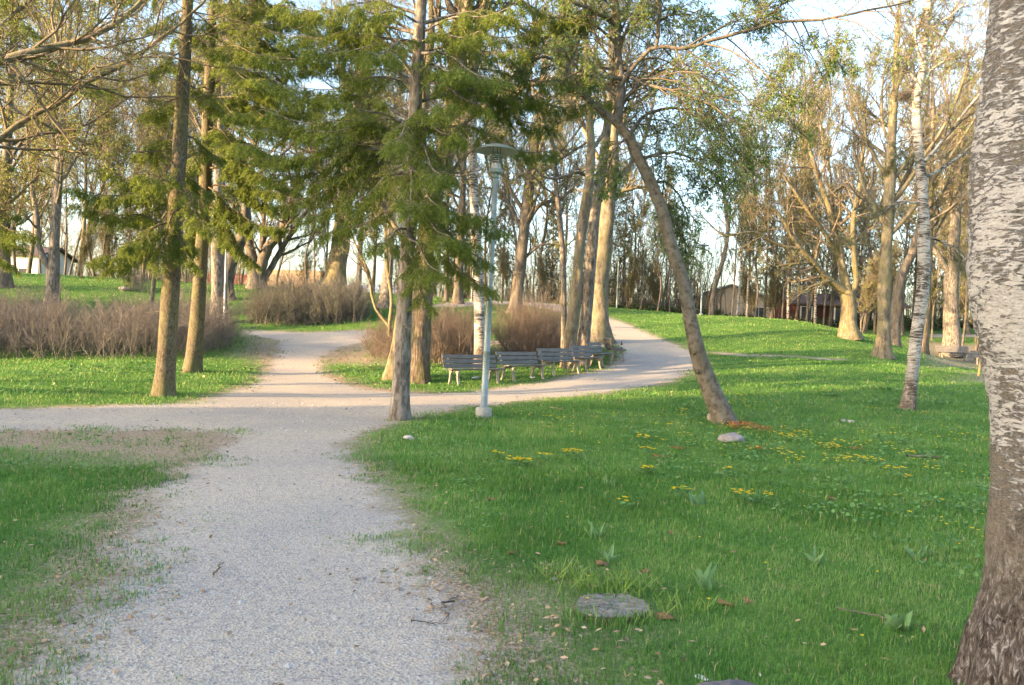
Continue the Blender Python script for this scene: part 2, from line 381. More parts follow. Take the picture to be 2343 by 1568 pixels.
def pathdist(x, y):
    return np.maximum.reduce([sdist(x, y, p) for p in (P_MAIN, P_UP, P_THIN, P_FOOT, P_BACK)])
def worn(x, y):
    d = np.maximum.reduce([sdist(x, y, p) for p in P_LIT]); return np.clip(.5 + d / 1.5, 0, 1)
_tab = np.random.default_rng(3).random((64, 64))
def vnoise(x, y, s=1.0):
    x = x * s + 31.7; y = y * s + 17.3; xi = np.floor(x).astype(int); yi = np.floor(y).astype(int); u = x - xi; v = y - yi
    u = u * u * (3 - 2 * u); v = v * v * (3 - 2 * v)
    g = lambda a, b: _tab[a % 64, b % 64]
    return (g(xi, yi) * (1 - u) + g(xi + 1, yi) * u) * (1 - v) + (g(xi, yi + 1) * (1 - u) + g(xi + 1, yi + 1) * u) * v

m_ground, t, p, o = newmat('ground')
g = coords(t); A = lambda nm: nd(t, 'ShaderNodeAttribute', attribute_name=nm).outputs['Fac']
pd, wn = A('pathdist'), A('worn')
n1 = noise(t, g, 1.6, 5, .65); n2 = noise(t, g, 14, 5, .7); n3 = noise(t, g, 90, 3, .6); n4 = noise(t, g, .35, 3, .5); n5 = noise(t, g, 40, 4, .7)
jit = math_(t, 'ADD', math_(t, 'MULTIPLY', math_(t, 'SUBTRACT', n1.outputs[0], .5), .9), math_(t, 'MULTIPLY', math_(t, 'SUBTRACT', n2.outputs[0], .5), .75))
e = math_(t, 'ADD', pd, jit)
fpath = math_(t, 'MULTIPLY_ADD', e, 4.0, .5, clamp=True)
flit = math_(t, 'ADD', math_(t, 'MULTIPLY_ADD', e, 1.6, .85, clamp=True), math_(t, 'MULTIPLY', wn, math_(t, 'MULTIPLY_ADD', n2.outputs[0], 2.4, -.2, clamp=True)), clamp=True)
cg = ramp(t, n1.outputs[0], [(.3, (.06, .15, .028)), (.5, (.095, .20, .038)), (.72, (.19, .25, .065))])
cg2 = mix(t, ramp(t, n2.outputs[0], [(.45, (0, 0, 0)), (.7, (1, 1, 1))]).outputs[0], cg.outputs[0], (.055, .115, .03))
cg2 = mix(t, math_(t, 'MULTIPLY', ramp(t, n5.outputs[0], [(.5, (0, 0, 0)), (.7, (1, 1, 1))]).outputs[0], .5), cg2, (.24, .28, .10))
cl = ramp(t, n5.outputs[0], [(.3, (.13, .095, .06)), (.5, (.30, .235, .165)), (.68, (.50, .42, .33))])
vor = nd(t, 'ShaderNodeTexVoronoi', Scale=62.0); t.links.new(g, vor.inputs['Vector'])
peb = ramp(t, nd_v := vor.outputs['Color'], [(.0, (.17, .165, .175)), (.35, (.35, .31, .265)), (.7, (.48, .43, .36)), (1, (.64, .59, .52))])
sand = ramp(t, n3.outputs[0], [(.3, (.43, .355, .27)), (.7, (.60, .505, .395))])
cp = mix(t, ramp(t, n2.outputs[0], [(.36, (0, 0, 0)), (.58, (1, 1, 1))]).outputs[0], sand.outputs[0], peb.outputs[0])
blu = ramp(t, n4.outputs[0], [(.38, (1, 1, 1)), (.58, (0, 0, 0))]); cp = mix(t, math_(t, 'MULTIPLY', blu.outputs[0], .45), cp, mix(t, ramp(t, n5.outputs[0], [(.42, (0, 0, 0)), (.58, (1, 1, 1))]).outputs[0], (.36, .35, .35), (.20, .20, .22)))
dk = math_(t, 'MULTIPLY', ramp(t, n5.outputs[0], [(.56, (0, 0, 0)), (.66, (1, 1, 1))]).outputs[0], ramp(t, n1.outputs[0], [(.35, (.25, .25, .25)), (.65, (.9, .9, .9))]).outputs[0])
cp = mix(t, math_(t, 'MULTIPLY', dk, .75), cp, (.14, .13, .13))
cp = mix(t, ramp(t, n4.outputs[0], [(.4, (0, 0, 0)), (.65, (.5, .5, .5))]).outputs[0], cp, mix(t, .35, cp, (.52, .45, .37)))
col = mix(t, flit, cg2, cl.outputs[0]); col = mix(t, fpath, col, cp)
t.links.new(col, p.inputs['Base Color']); p.inputs['Roughness'].default_value = .95; p.inputs['Specular IOR Level'].default_value = .1
hh = math_(t, 'ADD', math_(t, 'MULTIPLY', n5.outputs[0], .6), math_(t, 'ADD', math_(t, 'MULTIPLY', vor.outputs['Distance'], .5), math_(t, 'MULTIPLY', n2.outputs[0], .8)))
bump(t, p, hh, .55, .03)

rr = [0.0]; r = .6
while r < 420: rr.append(r); r *= 1.0165 if r < 90 else 1.06
rr = np.array(rr)
ang = np.radians(np.concatenate([np.arange(-46, 46.01, .22), np.arange(49, 311.1, 3.0)]))
na, nr = len(ang), len(rr) - 1
RR, AA = np.meshgrid(rr[1:], ang, indexing='ij')
gx, gy = RR * np.sin(AA), RR * np.cos(AA)
gzv = terr(gx, gy)
pdv = pathdist(gx.ravel(), gy.ravel()); wnv = worn(gx.ravel(), gy.ravel())
V = np.stack([gx.ravel(), gy.ravel(), gzv.ravel()], 1)
V = np.vstack([V, [[0, 0, gz(0, 0)]]]); pdv = np.append(pdv, -1); wnv = np.append(wnv, 0)
ii, jj = np.meshgrid(np.arange(nr - 1), np.arange(na), indexing='ij'); j2 = (jj + 1) % na
Q = np.stack([ii * na + jj, (ii + 1) * na + jj, (ii + 1) * na + j2, ii * na + j2], -1).reshape(-1, 4)[:, ::-1]
j = np.arange(na); Tt = np.stack([np.full(na, len(V) - 1), j, (j + 1) % na], 1)[:, ::-1]
qin = pdv[Q].mean(1) > 0
def sub_mesh(name, q, tt):
    used = np.unique(np.concatenate([q.ravel(), tt.ravel()])); mp = np.full(len(V), -1); mp[used] = np.arange(len(used))
    mb = MB(); mb.add(V[used], mp[q], mp[tt] if len(tt) else None)
    ob = mb.build(name, m_ground)
    for nm, arr in (('pathdist', pdv), ('worn', wnv)):
        a = ob.data.attributes.new(nm, 'FLOAT', 'POINT'); a.data.foreach_set('value', np.clip(arr[used], -5, 5).astype(np.float32))
    return ob
tag(sub_mesh('ground', Q[~qin], Tt), 'grassy park ground rising to low hills', kind='structure')
tag(sub_mesh('path', Q[qin], np.zeros((0, 3), int)), 'pale gravel park path', kind='structure')

# ------------------------------------------------------------------ grass, litter, gravel
def scatter(n, r0, r1, power, a0=-48, a1=48, rg=rng):
    """radial sampling: density falls as r^-power"""
    u = rg.random(n)
    if abs(power - 2) < 1e-6: r = r0 * (r1 / r0) ** u
    else: k = 2 - power; r = (r0 ** k + u * (r1 ** k - r0 ** k)) ** (1 / k)
    a = np.radians(rg.uniform(a0, a1, n)); return r * np.sin(a), r * np.cos(a), r
m_grass, t, p, o = newmat('grass_blades')
a = nd(t, 'ShaderNodeAttribute', attribute_name='var')
r_ = ramp(t, a.outputs['Fac'], [(0, (.04, .115, .02)), (.35, (.075, .20, .036)), (.65, (.14, .29, .06)), (.9, (.27, .38, .12)), (1, (.45, .38, .2))])
g = coords(t); n = noise(t, g, .8, 4, .6); c = mix(t, ramp(t, n.outputs[0], [(.4, (0, 0, 0)), (.7, (.55, .55, .55))]).outputs[0], r_.outputs[0], mix(t, .5, r_.outputs[0], (.17, .25, .05)))
t.links.new(c, p.inputs['Base Color']); p.inputs['Roughness'].default_value = .5
tr = nd(t, 'ShaderNodeBsdfTranslucent'); t.links.new(c, tr.inputs[0]); mx = nd(t, 'ShaderNodeMixShader'); mx.inputs[0].default_value = .35
t.links.new(p.outputs[0], mx.inputs[1]); t.links.new(tr.outputs[0], mx.inputs[2]); t.links.new(mx.outputs[0], o.inputs[0])
mb = MB()
def blades(n, r0, r1, power, h, wd, near):
    x, y, r = scatter(n, r0, r1, power); k = (terr(x, y) > -9); x, y, r = x[k], y[k], r[k]
    e = pathdist(x, y) + (vnoise(x, y, 1.7) - .5) * .9 + (vnoise(x, y, 9) - .5) * .5
    wv = worn(x, y) * .97 + .0
    pk = np.clip(.5 - e * 2.2, .0, 1) * (1 - np.clip(wv * 1.25 - vnoise(x + 5, y, 5) * .6, 0, .97))
    k = rng.random(len(x)) < pk; x, y, r, e = x[k], y[k], r[k], e[k]; n = len(x)
    z = terr(x, y); b = np.stack([x, y, z - .004], 1)
    hh = h * rng.uniform(.45, 1.25, n) * (.65 + .7 * vnoise(x, y, 2.3)) * np.clip(.45 - e * 1.1, .35, 1) * np.clip(r / 8, .8, 1.35)
    ww = wd * rng.uniform(.6, 1.3, n) * np.maximum(r / 6.5, .75)
    a = rng.uniform(0, 2 * PI, n); lean = rng.uniform(.1, .95, n); d = np.stack([np.cos(a), np.sin(a), np.zeros(n)], 1)
    a2 = a + PI / 2 + rng.normal(0, .5, n); s = np.stack([np.cos(a2), np.sin(a2), np.zeros(n)], 1) * ww[:, None]
    up = np.array([0, 0, 1.])
    mid = b + up * (hh * .6)[:, None] + d * (hh * lean * .25)[:, None]; tip = b + up * (hh * (1 - .3 * lean))[:, None] + d * (hh * lean * .85)[:, None]
    var = np.clip(vnoise(x, y, 1.1) * .45 + vnoise(x, y, 6) * .25 + rng.random(n) * .35, 0, .96); var = np.where(rng.random(n) < .035 + .10 * np.clip(1 + e * 2, 0, 1), 1.0, var)
    if near:
        Vv = np.stack([b - s, b + s, mid + s * .7, mid - s * .7, tip], 1).reshape(-1, 3); i = np.arange(n)[:, None] * 5
        mb.add(Vv, i + np.array([0, 1, 2, 3]), i + np.array([3, 2, 4]), att=np.repeat(var, 5))
    else:
        Vv = np.stack([b - s, b + s, tip], 1).reshape(-1, 3); i = np.arange(n)[:, None] * 3
        mb.add(Vv, None, i + np.array([0, 1, 2]), att=np.repeat(var, 3))
blades(215000, 2.2, 9, 1.1, .070, .0032, True)
blades(265000, 8.5, 34, 1.9, .062, .0033, False)
blades(180000, 31, 66, 2.0, .065, .0026, False)
tag(mb.build('grass', m_grass, smooth=False), 'short green lawn grass on both sides of the path', 'grass', kind='stuff')

# low weed leaves among the grass
mb = MB()
def rosettes(mb, cx, cy, n, spread, size, rg=rng, h=.075, petals=False):
    x = cx + rg.normal(0, spread, n); y = cy + rg.normal(0, spread * .8, n); z = terr(x, y) + rg.uniform(.03, h, n)
    d = rg.normal(0, 1, (n, 3)); d[:, 2] = np.abs(d[:, 2]) * .35; d = norm(d); s = norm(np.cross(d, np.array([0, 0, 1.]) + rg.normal(0, .25, (n, 3))))
    P = np.stack([x, y, z], 1); sz = (size * rg.uniform(.5, 1.3, n))[:, None]
    ks = [(0, 0), (.3, .42), (.75, .42), (1, .05), (.75, -.42), (.3, -.42)]
    Vv = np.stack([P + d * sz * a_ + s * sz * b_ for a_, b_ in ks], 1).reshape(-1, 3); i = np.arange(n)[:, None] * 6
    mb.add(Vv, np.vstack([i + np.array([0, 1, 2, 3]), i + np.array([0, 3, 4, 5])]), att=np.repeat(rg.random(n), 6))
x, y, r = scatter(2600, 3.0, 26, 1.6, -42, 40)
k = (pathdist(x, y) < -.5) & (vnoise(x, y, .5) > .42); x, y, r = x[k], y[k], r[k]
for a_, b_, c_ in zip(x, y, r): rosettes(mb, a_, b_, 9, .10, .032 * max(1, c_ / 9))
for px_, py_, n_ in [(1800,1100,60),(1900,1040,70),(1650,1060,50),(1750,1020,60),(1850,990,60),(2000,1010,50),(2100,1060,50),(1550,1030,40),(2150,1090,40),(2050,1210,40),(1500,990,40),(1300,975,30),(2180,1180,30),(1230,965,30),(1450,960,30)]:
    q_ = at(px_, py_)[0]
    for _ in range(n_ // 8): rosettes(mb, q_[0] + rng.normal(0, .7), q_[1] + rng.normal(0, .5), 12, .10, .045)
M_weed = leafmat('weed_leaves', (.07, .18, .05), (.15, .30, .09), (.25, .38, .14), .3)
tag(mb.build('undergrowth', M_weed), 'small round-leaved spring weeds spread through the lawn', 'weeds', kind='stuff')

# scattered single yellow flowers
def flowers(mb, x, y, z, size, rg=rng):
    n = len(x); P = np.stack([x, y, z], 1)
    for k_ in range(6):
        a_ = k_ * PI / 3 + rg.uniform(0, .5); d = np.stack([np.full(n, math.cos(a_)), np.full(n, math.sin(a_)), np.full(n, .45)], 1); s = np.stack([np.full(n, -math.sin(a_)), np.full(n, math.cos(a_)), np.zeros(n)], 1)
        sz = size[:, None]; Vv = np.stack([P, P + d * sz * .6 + s * sz * .28, P + d * sz, P + d * sz * .6 - s * sz * .28], 1).reshape(-1, 3)
        mb.add(Vv, np.arange(n * 4).reshape(-1, 4), att=np.repeat(rg.random(n), 4))
M_flower = leafmat('yellow_petals', (.72, .50, .01), (.85, .66, .02), None, .3)
mb = MB()
cl_ = [(1900,1035,60),(1800,1010,40),(1700,985,25),(1850,1060,45),(1950,990,25),(1990,1020,30),(1760,1040,30),(1640,990,12),(1480,960,10),(2200,1020,30),(2240,1000,20),(2050,1075,14),(1480,1010,14),(1240,965,12),(1320,985,8),(1380,975,8),(1420,1020,8),(2160,1210,8),(1560,960,14),(1650,905,18),(1700,930,16),(1200,955,6),(2200,1090,10),(2100,950,10)]
for px_, py_, n_ in cl_:
    q_ = at(px_, py_)[0];  cc_ = rng.normal(0, .45, (5, 2)); ci_ = rng.integers(0, 5, n_); x = q_[0] + cc_[ci_, 0] + rng.normal(0, .11, n_); y = q_[1] + cc_[ci_, 1] + rng.normal(0, .13, n_); flowers(mb, x, y, terr(x, y) + rng.uniform(.06, .10, n_), np.full(n_, .014 + .0010 * q_[1]) * rng.uniform(.6, 1.2, n_))
x, y, r = scatter(60, 3.5, 20, 1.5, 0, 38); k = pathdist(x, y) < -.6; x, y = x[k], y[k]
flowers(mb, x, y, terr(x, y) + .06, np.full(len(x), .014))
tag(mb.build('meadow_flowers', M_flower, smooth=False), 'tiny yellow flowers sprinkled through the right lawn', 'flowers', kind='stuff')

# dead leaves and wood chips
mb = MB(); x, y, r = scatter(52000, 2.4, 30, 1.7)
e = pathdist(x, y) + (vnoise(x, y, 2) - .5) * .6; wv = worn(x, y)
pr = np.exp(-((e + .15) / .38) ** 2) * .55 + wv * .42 * (e < .2) + .022 - .012 * (e > 0); k = rng.random(len(x)) < pr; x, y, r, e = x[k], y[k], r[k], e[k]; n = len(x)
P = np.stack([x, y, terr(x, y) + rng.uniform(.003, .02, n) + np.where(e < -.5, .035, 0)], 1); d = rng.normal(0, 1, (n, 3)); d[:, 2] *= .25; d = norm(d); s = norm(np.cross(d, np.array([0, 0, 1.]) + rng.normal(0, .35, (n, 3))))
sz = (rng.uniform(.008, .026, n) * np.maximum(1, r / 9))[:, None]; wd_ = rng.uniform(.2, .6, n)[:, None]
Vv = np.stack([P - d * sz, P + s * sz * wd_, P + d * sz, P - s * sz * wd_ + np.array([0, 0, .004])], 1).reshape(-1, 3)
mb.add(Vv, np.arange(n * 4).reshape(-1, 4), att=np.repeat(rng.random(n), 4))
M_litter = leafmat('litter', (.13, .08, .045), (.38, .27, .17), (.62, .52, .40), 0, .9)
tag(mb.build('leaf_litter', M_litter, smooth=False), 'pale dead leaf scraps and wood chips along the path edges', 'leaf litter', kind='stuff')
# loose stones on the gravel
mb = MB(); x, y, r = scatter(26000, 2.4, 16, 1.9, -40, 20); e = pathdist(x, y); k = (e > -.15) & (rng.random(len(x)) < .25 + .75 * vnoise(x, y, 1.5)); x, y, r = x[k], y[k], r[k]; n = len(x)
sz = rng.uniform(.003, .009, n) * (1 + (rng.random(n) > .97) * 1.2) * np.maximum(1, r / 7); P = np.stack([x, y, terr(x, y)], 1)
oc = np.array([[1, 0, 0], [0, 1, 0], [-1, 0, 0], [0, -1, 0], [0, 0, .75]]); a_ = rng.uniform(0, 6.28, n); ca, sa = np.cos(a_), np.sin(a_)
Vv = np.empty((n, 5, 3))
for i_, c_ in enumerate(oc):
    f_ = rng.uniform(.7, 1.3, n); Vv[:, i_, 0] = P[:, 0] + sz * f_ * (c_[0] * ca - c_[1] * sa); Vv[:, i_, 1] = P[:, 1] + sz * f_ * (c_[0] * sa + c_[1] * ca); Vv[:, i_, 2] = P[:, 2] + sz * f_ * c_[2]
i_ = np.arange(n)[:, None] * 5
mb.add(Vv.reshape(-1, 3), None, np.vstack([i_ + np.array(q) for q in ((0, 1, 4), (1, 2, 4), (2, 3, 4), (3, 0, 4))]), att=np.repeat(rng.random(n), 5))
M_peb = leafmat('pebbles', (.13, .13, .15), (.36, .35, .34), (.62, .60, .58), 0, .8)
tag(mb.build('gravel', M_peb, smooth=False), 'loose grey and white grit on the path', 'gravel', kind='stuff')

# ------------------------------------------------------------------ deciduous tree machinery
def crown_from(limbs, rg, mbT, mbC, mbL, lv=(9, 7, 5), ang=.75, lr=(.42, .42, .45), up=.06, wander=.10, leaf=.05, nleaf=2, rmin=.006, t0=.2, ltwig=None, leafdroop=.3, asp=.45):
    """limbs: list of (P,R) polylines already meshed in the trunk"""
    P = []; n0 = 12
    for a_, b_ in limbs:
        q, r_ = smooth_path(a_, b_, n0); P.append((q, r_))
    P1 = np.array([q for q, _ in P]); R1 = np.array([r_ for _, r_ in P])
    P2, R2 = spawn(P1, R1, lv[0], t0, 1, ang, .22, lr[0], .35, .55, rmin * 1.6, 8, wander, up, rg)
    LL = lengths(P1); keep = rg.random(len(P2)) < np.repeat(np.clip(LL / (np.median(LL) * 1.05), .15, 1), lv[0]); P2, R2 = P2[keep], R2[keep]
    tubes(mbC, P2, R2, 4)
    P3, R3 = spawn(P2, R2, lv[1], .15, 1, ang, .25, lr[1], .3, .55, rmin * 1.15, 6, wander * 1.2, up * .8, rg)
    tubes(mbC, P3, R3, 3)
    P4, R4 = spawn(P3, R3, lv[2], .15, 1, ang * .9, .25, lr[2], .3, .6, rmin * .85, 4, wander * 1.3, up * .6, rg, lmin=.12)
    tubes(mbC, P4, R4, 3)
    if nleaf:
        tt = rg.uniform(.35, 1, (len(P4), nleaf)); lp, lT, _ = sample(P4, R4, tt)
        leaves(mbL, lp.reshape(-1, 3), leaf, rg, asp, leafdroop, lT.reshape(-1, 3))
def finish(name, base, mbT, mbC, mbL, mt, mc, ml, label, cat='tree', group=None):
    root = empty(name, base, 0, label, cat, group)
    mbT.build('trunk', mt, root, origin=base)
    if mbC.n:
        c = mbC.build('crown', mc, root, origin=base)
        if mbL is not None and mbL.n: mbL.build('foliage', ml, c, smooth=False, origin=base)
    return root
def dpath(pts, dep, dd=None):
    """frame positions -> world polyline; dd: change of distance for each point"""
    p = np.array(pts, float); d = np.full(len(p), float(dep)) + (np.zeros(len(p)) if dd is None else np.array(dd, float)); return pt(p[:, 0], p[:, 1], d)
def rpx(ws, dep): return np.array(ws, float) / 2 * dep / F_

def deciduous(name, label, base_px, stem, widths, dep, limbs=(), mt=None, mc=None, ml=None, seed=1, k=16, flare=1.45, top=None, lv=(11, 8, 6), group=None, leaf=.04, nleaf=1, ang=.75, up=.06, rmin=.006, t0=.25, auto=10, autolen=.4, lr=(.42, .42, .45), ridges=5, fh=.35, dd=None, cat='tree', lump=.05, leafdroop=.3, asp=.45, t_auto=.35, wander=.10):
    rg = np.random.default_rng(seed); P = dpath(stem, dep, dd); R = rpx(widths, dep)
    base = P[0].copy(); g0 = gz(base[0], base[1]); base[2] = g0
    P[0, 2] = g0 - .06
    if top is not None:  # continue upward out of the frame
        h = top; last = P[-1]; dirn = norm(P[-1] - P[-2]) * .6 + np.array([0, 0, .4]); dirn = norm(dirn)
        P = np.vstack([P, last + dirn * h * .5 + rg.normal(0, .12, 3), last + dirn * h + np.array([0, 0, h * .05]) + rg.normal(0, .25, 3)]); R = np.concatenate([R, [R[-1] * .6, .02]])
    T, C, Lf = MB(), MB(), MB()
    Pt, Rt = trunk(T, P, R, k, .16 if dep < 20 else .3, flare, fh, lump, rg, ridges)
    lm = []
    for L in limbs:
        lp = dpath(L[0], dep, L[2] if len(L) > 2 else None); lr_ = rpx(L[1], dep); 
        q, r_ = smooth_path(lp, lr_, max(8, int(np.linalg.norm(np.diff(lp, axis=0), axis=1).sum() / .25))); q[1:-1] += rg.normal(0, .012, q[1:-1].shape)
        tubes(T, q[None], r_[None], 10); lm.append((q, r_))
    if auto:
        # side limbs along the upper stem
        q, r_ = smooth_path(Pt, Rt, 24)
        A_, B_ = spawn(q[None], r_[None], auto, t_auto, .97, .85, .2, autolen, .45, .45, .015, 9, .09, .10, rg)
        tubes(T, A_, B_, 6)
        for i in range(len(A_)): lm.append((A_[i], B_[i]))
    if lm: crown_from(lm, rg, T, C, Lf, lv, ang, lr, up, wander, leaf, nleaf, rmin, t0, leafdroop=leafdroop, asp=asp)
    return finish(name, base, T, C, Lf, mt or M_bark_grey, mc or M_twig, ml or M_bud, label, cat, group)

# ------------------------------------------------------------------ spruces
def needle_branches(C, Lf, P, R, rg, dens=8.0, l2=.55, l3=.22, tuft=.042, per=11, hang=.85, taper=.55, rmin=.004):
    """P (B,n,3) boughs; flat side twigs that hang, finer hanging twigs, needle tufts on all of them"""
    Ls = lengths(P)
    for b in range(len(P)):
        m = max(6, int(Ls[b] * dens * 1.5)); t = .16 + .84 * (np.arange(m) + rg.random(m)) / m
        p, T, r = sample(P[b:b+1], R[b:b+1], t[None]); p, T, r = p[0], T[0], r[0]
        side = norm(np.cross(T, np.array([0, 0, 1.]))) * np.where(np.arange(m) % 2, 1, -1)[:, None]
        D = norm(T * .75 + side * rg.uniform(.5, 1.0, (m, 1)) + np.array([0, 0, -.15]) + rg.normal(0, .18, (m, 3)))
        L = l2 * (1 - taper * t) * rg.uniform(.6, 1.3, m) * min(1.3, .6 + Ls[b] * .25)
        P2, R2 = grow(p, D, L, np.maximum(r * .5, rmin * 1.4), np.full(m, rmin * .6), 6, .12, -.14 * hang, rg)
        tubes(C, P2, R2, 3)
        m3 = 12; t3 = .1 + .9 * (np.arange(m3)[None] + rg.random((m, m3))) / m3
        q, T2, r2 = sample(P2, R2, t3)
        s2 = norm(np.cross(T2, np.array([0, 0, 1.]))) * np.where(np.arange(m3) % 2, 1, -1)[None, :, None]
        D3 = norm(T2 * .6 + s2 * .7 + np.array([0, 0, -hang]) + rg.normal(0, .2, T2.shape))
        L3 = (l3 * rg.uniform(.5, 1.3, (m, m3)) * (1 - .4 * t3)).ravel()
        P3, R3 = grow(q.reshape(-1, 3), D3.reshape(-1, 3), L3, np.full(m * m3, rmin * .8), np.full(m * m3, rmin * .5), 4, .1, -.12 * hang, rg)
        tt = rg.random((len(P3), per)); a_, b_, _ = sample(P3, R3, tt); leaves(Lf, a_.reshape(-1, 3), tuft, rg, .17, .35, b_.reshape(-1, 3) * .8)
        tt = rg.random((len(P2), per)); a_, b_, _ = sample(P2, R2, tt); leaves(Lf, a_.reshape(-1, 3), tuft, rg, .17, .35, b_.reshape(-1, 3) * .8)
def spruce(name, label, stem, widths, dep, boughs, seed, top=6, dead=0, mt=None, auto_top=14, group=None, tuft=.06, dens=8, per=22, low=0, k=18, dd=None):
    rg = np.random.default_rng(seed); P = dpath(stem, dep, dd); R = rpx(widths, dep); base = P[0].copy(); g0 = gz(base[0], base[1]); base[2] = g0; P[0, 2] = g0 - .06
    d = norm(P[-1] - P[-2]); P = np.vstack([P, P[-1] + d * top * .5, P[-1] + d * top]); R = np.concatenate([R, [R[-1] * .55, .02]])
    T, C, Lf = MB(), MB(), MB()
    Pt, Rt = trunk(T, P, R, k, .16, 1.4, .28, .03, rg, 5)
    B = []; BR = []
    for (a, b, dp) in boughs:
        p0 = pt(a[0], a[1], dep); 
        j = np.argmin(np.linalg.norm(Pt - p0, axis=1)); p0 = Pt[j]; p1 = pt(b[0], b[1], dep + dp); L = np.linalg.norm(p1 - p0)
        m1 = p0 + (p1 - p0) * .35 + np.array([0, 0, .06 * L]); m2 = p0 + (p1 - p0) * .72 + np.array([0, 0, -.03 * L])
        q, r_ = smooth_path([p0, m1, m2, p1], [min(.035, .012 + .009 * L), .016, .010, .004], 12); B.append(q); BR.append(r_)
    z0 = Pt[:, 2].max()
    for i in range(auto_top):   # boughs of the part above the picture
        z = z0 - top + top * (i + .5) / auto_top * .95; j = np.argmin(abs(Pt[:, 2] - z)); a_ = i * 2.4 + rg.random(); L = .5 + 2.6 * (1 - (i + .5) / auto_top)
        p0 = Pt[j]; dv = np.array([math.cos(a_), math.sin(a_), 0]); q, r_ = smooth_path([p0, p0 + dv * L * .4 + [0, 0, .05], p0 + dv * L * .8 + [0, 0, -.12 * L], p0 + dv * L + [0, 0, -.1 * L]], [.03, .02, .01, .004], 12); B.append(q); BR.append(r_)
    for i in range(dead):  # short dead snags on the bare stem
        j = rg.integers(int(len(Pt) * .12), int(len(Pt) * .6)); a_ = rg.uniform(0, 6.28); dv = np.array([math.cos(a_), math.sin(a_), rg.uniform(-.3, .2)]); 
        q, r_ = grow(Pt[j][None], dv[None], np.array([rg.uniform(.15, .9)]), np.array([.011]), np.array([.003]), 6, .12, -.03, rg); tubes(C, q, r_, 4)
        if rg.random() < .6: q2, r2 = spawn(q, r_, 4, .3, 1, .7, .2, .5, .2, .6, .003, 4, .1, 0, rg); tubes(C, q2, r2, 3)
    B = np.array(B); BR = np.array(BR); tubes(T, B, BR, 6)
    needle_branches(C, Lf, B, BR, rg, dens=dens, tuft=tuft, per=per)
    return finish(name, base, T, C, Lf, mt or M_bark_spruce, M_twig, M_needle, label, 'spruce tree', group)

def fan(a, tips): return [(a, (x, y), d) for x, y, d in tips]
G_SP = 'spruces with bare lower trunks beside the path'
# spruce left of the path, nearest
spruce('spruce_tree', 'front spruce left of the path crossing, bare trunk with green boughs reaching left',
  [(375,902),(383,780),(392,640),(401,500),(410,350),(420,180),(430,0)], [44,41,37,35,32,28,24], 15.8,
  [((398,545),(215,590),-.5), ((398,520),(190,470),.3), ((400,480),(175,430),-.3), ((402,450),(235,380),.6), ((400,500),(280,560),-1.2), ((402,440),(330,400),-1.5), ((404,420),(470,520),-1.0),
   ((404,400),(480,440),.4), ((404,520),(440,600),-.8), ((404,430),(300,500),.9), ((400,560),(255,610),.4), ((408,330),(320,350),.8), ((412,300),(500,360),.6), ((414,230),(330,260),.9), ((416,200),(500,240),.9), ((420,120),(350,160),-.4), ((424,80),(510,120),-.5), ((428,20),(350,60),.6), ((428,30),(500,70),.7), ((398,590),(440,560),-.4),((398,470),(360,600),-.9)], 11, dead=26, group=G_SP)
spruce('spruce_tree', 'second spruce left of the path, just right of the front one, with mossy bare trunk',
  [(440,853),(449,760),(458,620),(466,500),(472,350),(478,200),(486,40)], [36,33,30,28,26,23,18], 22,
  [((470,420),(560,520),-1), ((470,420),(640,470),-.5), ((472,360),(680,430),.5), ((474,330),(700,360),-1.5), ((474,300),(600,400),-2), ((476,260),(735,250),.6), ((476,240),(745,220),-1), ((478,220),(690,290),-2.2), ((478,200),(720,150),.5), ((480,170),(660,210),-2), ((480,140),(700,90),1), ((482,120),(640,120),-1.5), ((484,80),(690,40),.4), ((484,60),(600,50),-1.6), ((484,40),(660,0),-1),
   ((478,200),(380,240),-1.2), ((476,240),(560,260),-2.5), ((480,160),(600,180),-2.5), ((484,90),(640,150),-.4), ((484,60),(720,140),.9), ((486,30),(720,30),0), ((476,270),(680,250),1.2), ((472,380),(640,440),-1.2), ((480,150),(390,150),1), ((484,80),(400,90),-1), ((472,350),(400,420),-1.5), ((470,440),(520,560),-.6), ((470,480),(580,600),-1.0), ((468,500),(420,560),.8), ((476,300),(560,330),-2.4),((486,30),(560,10),-1.5),((470,470),(640,520),-1.3),((474,330),(620,480),-.8)], 12, dead=22, group=G_SP, tuft=.075, dens=8, per=20)
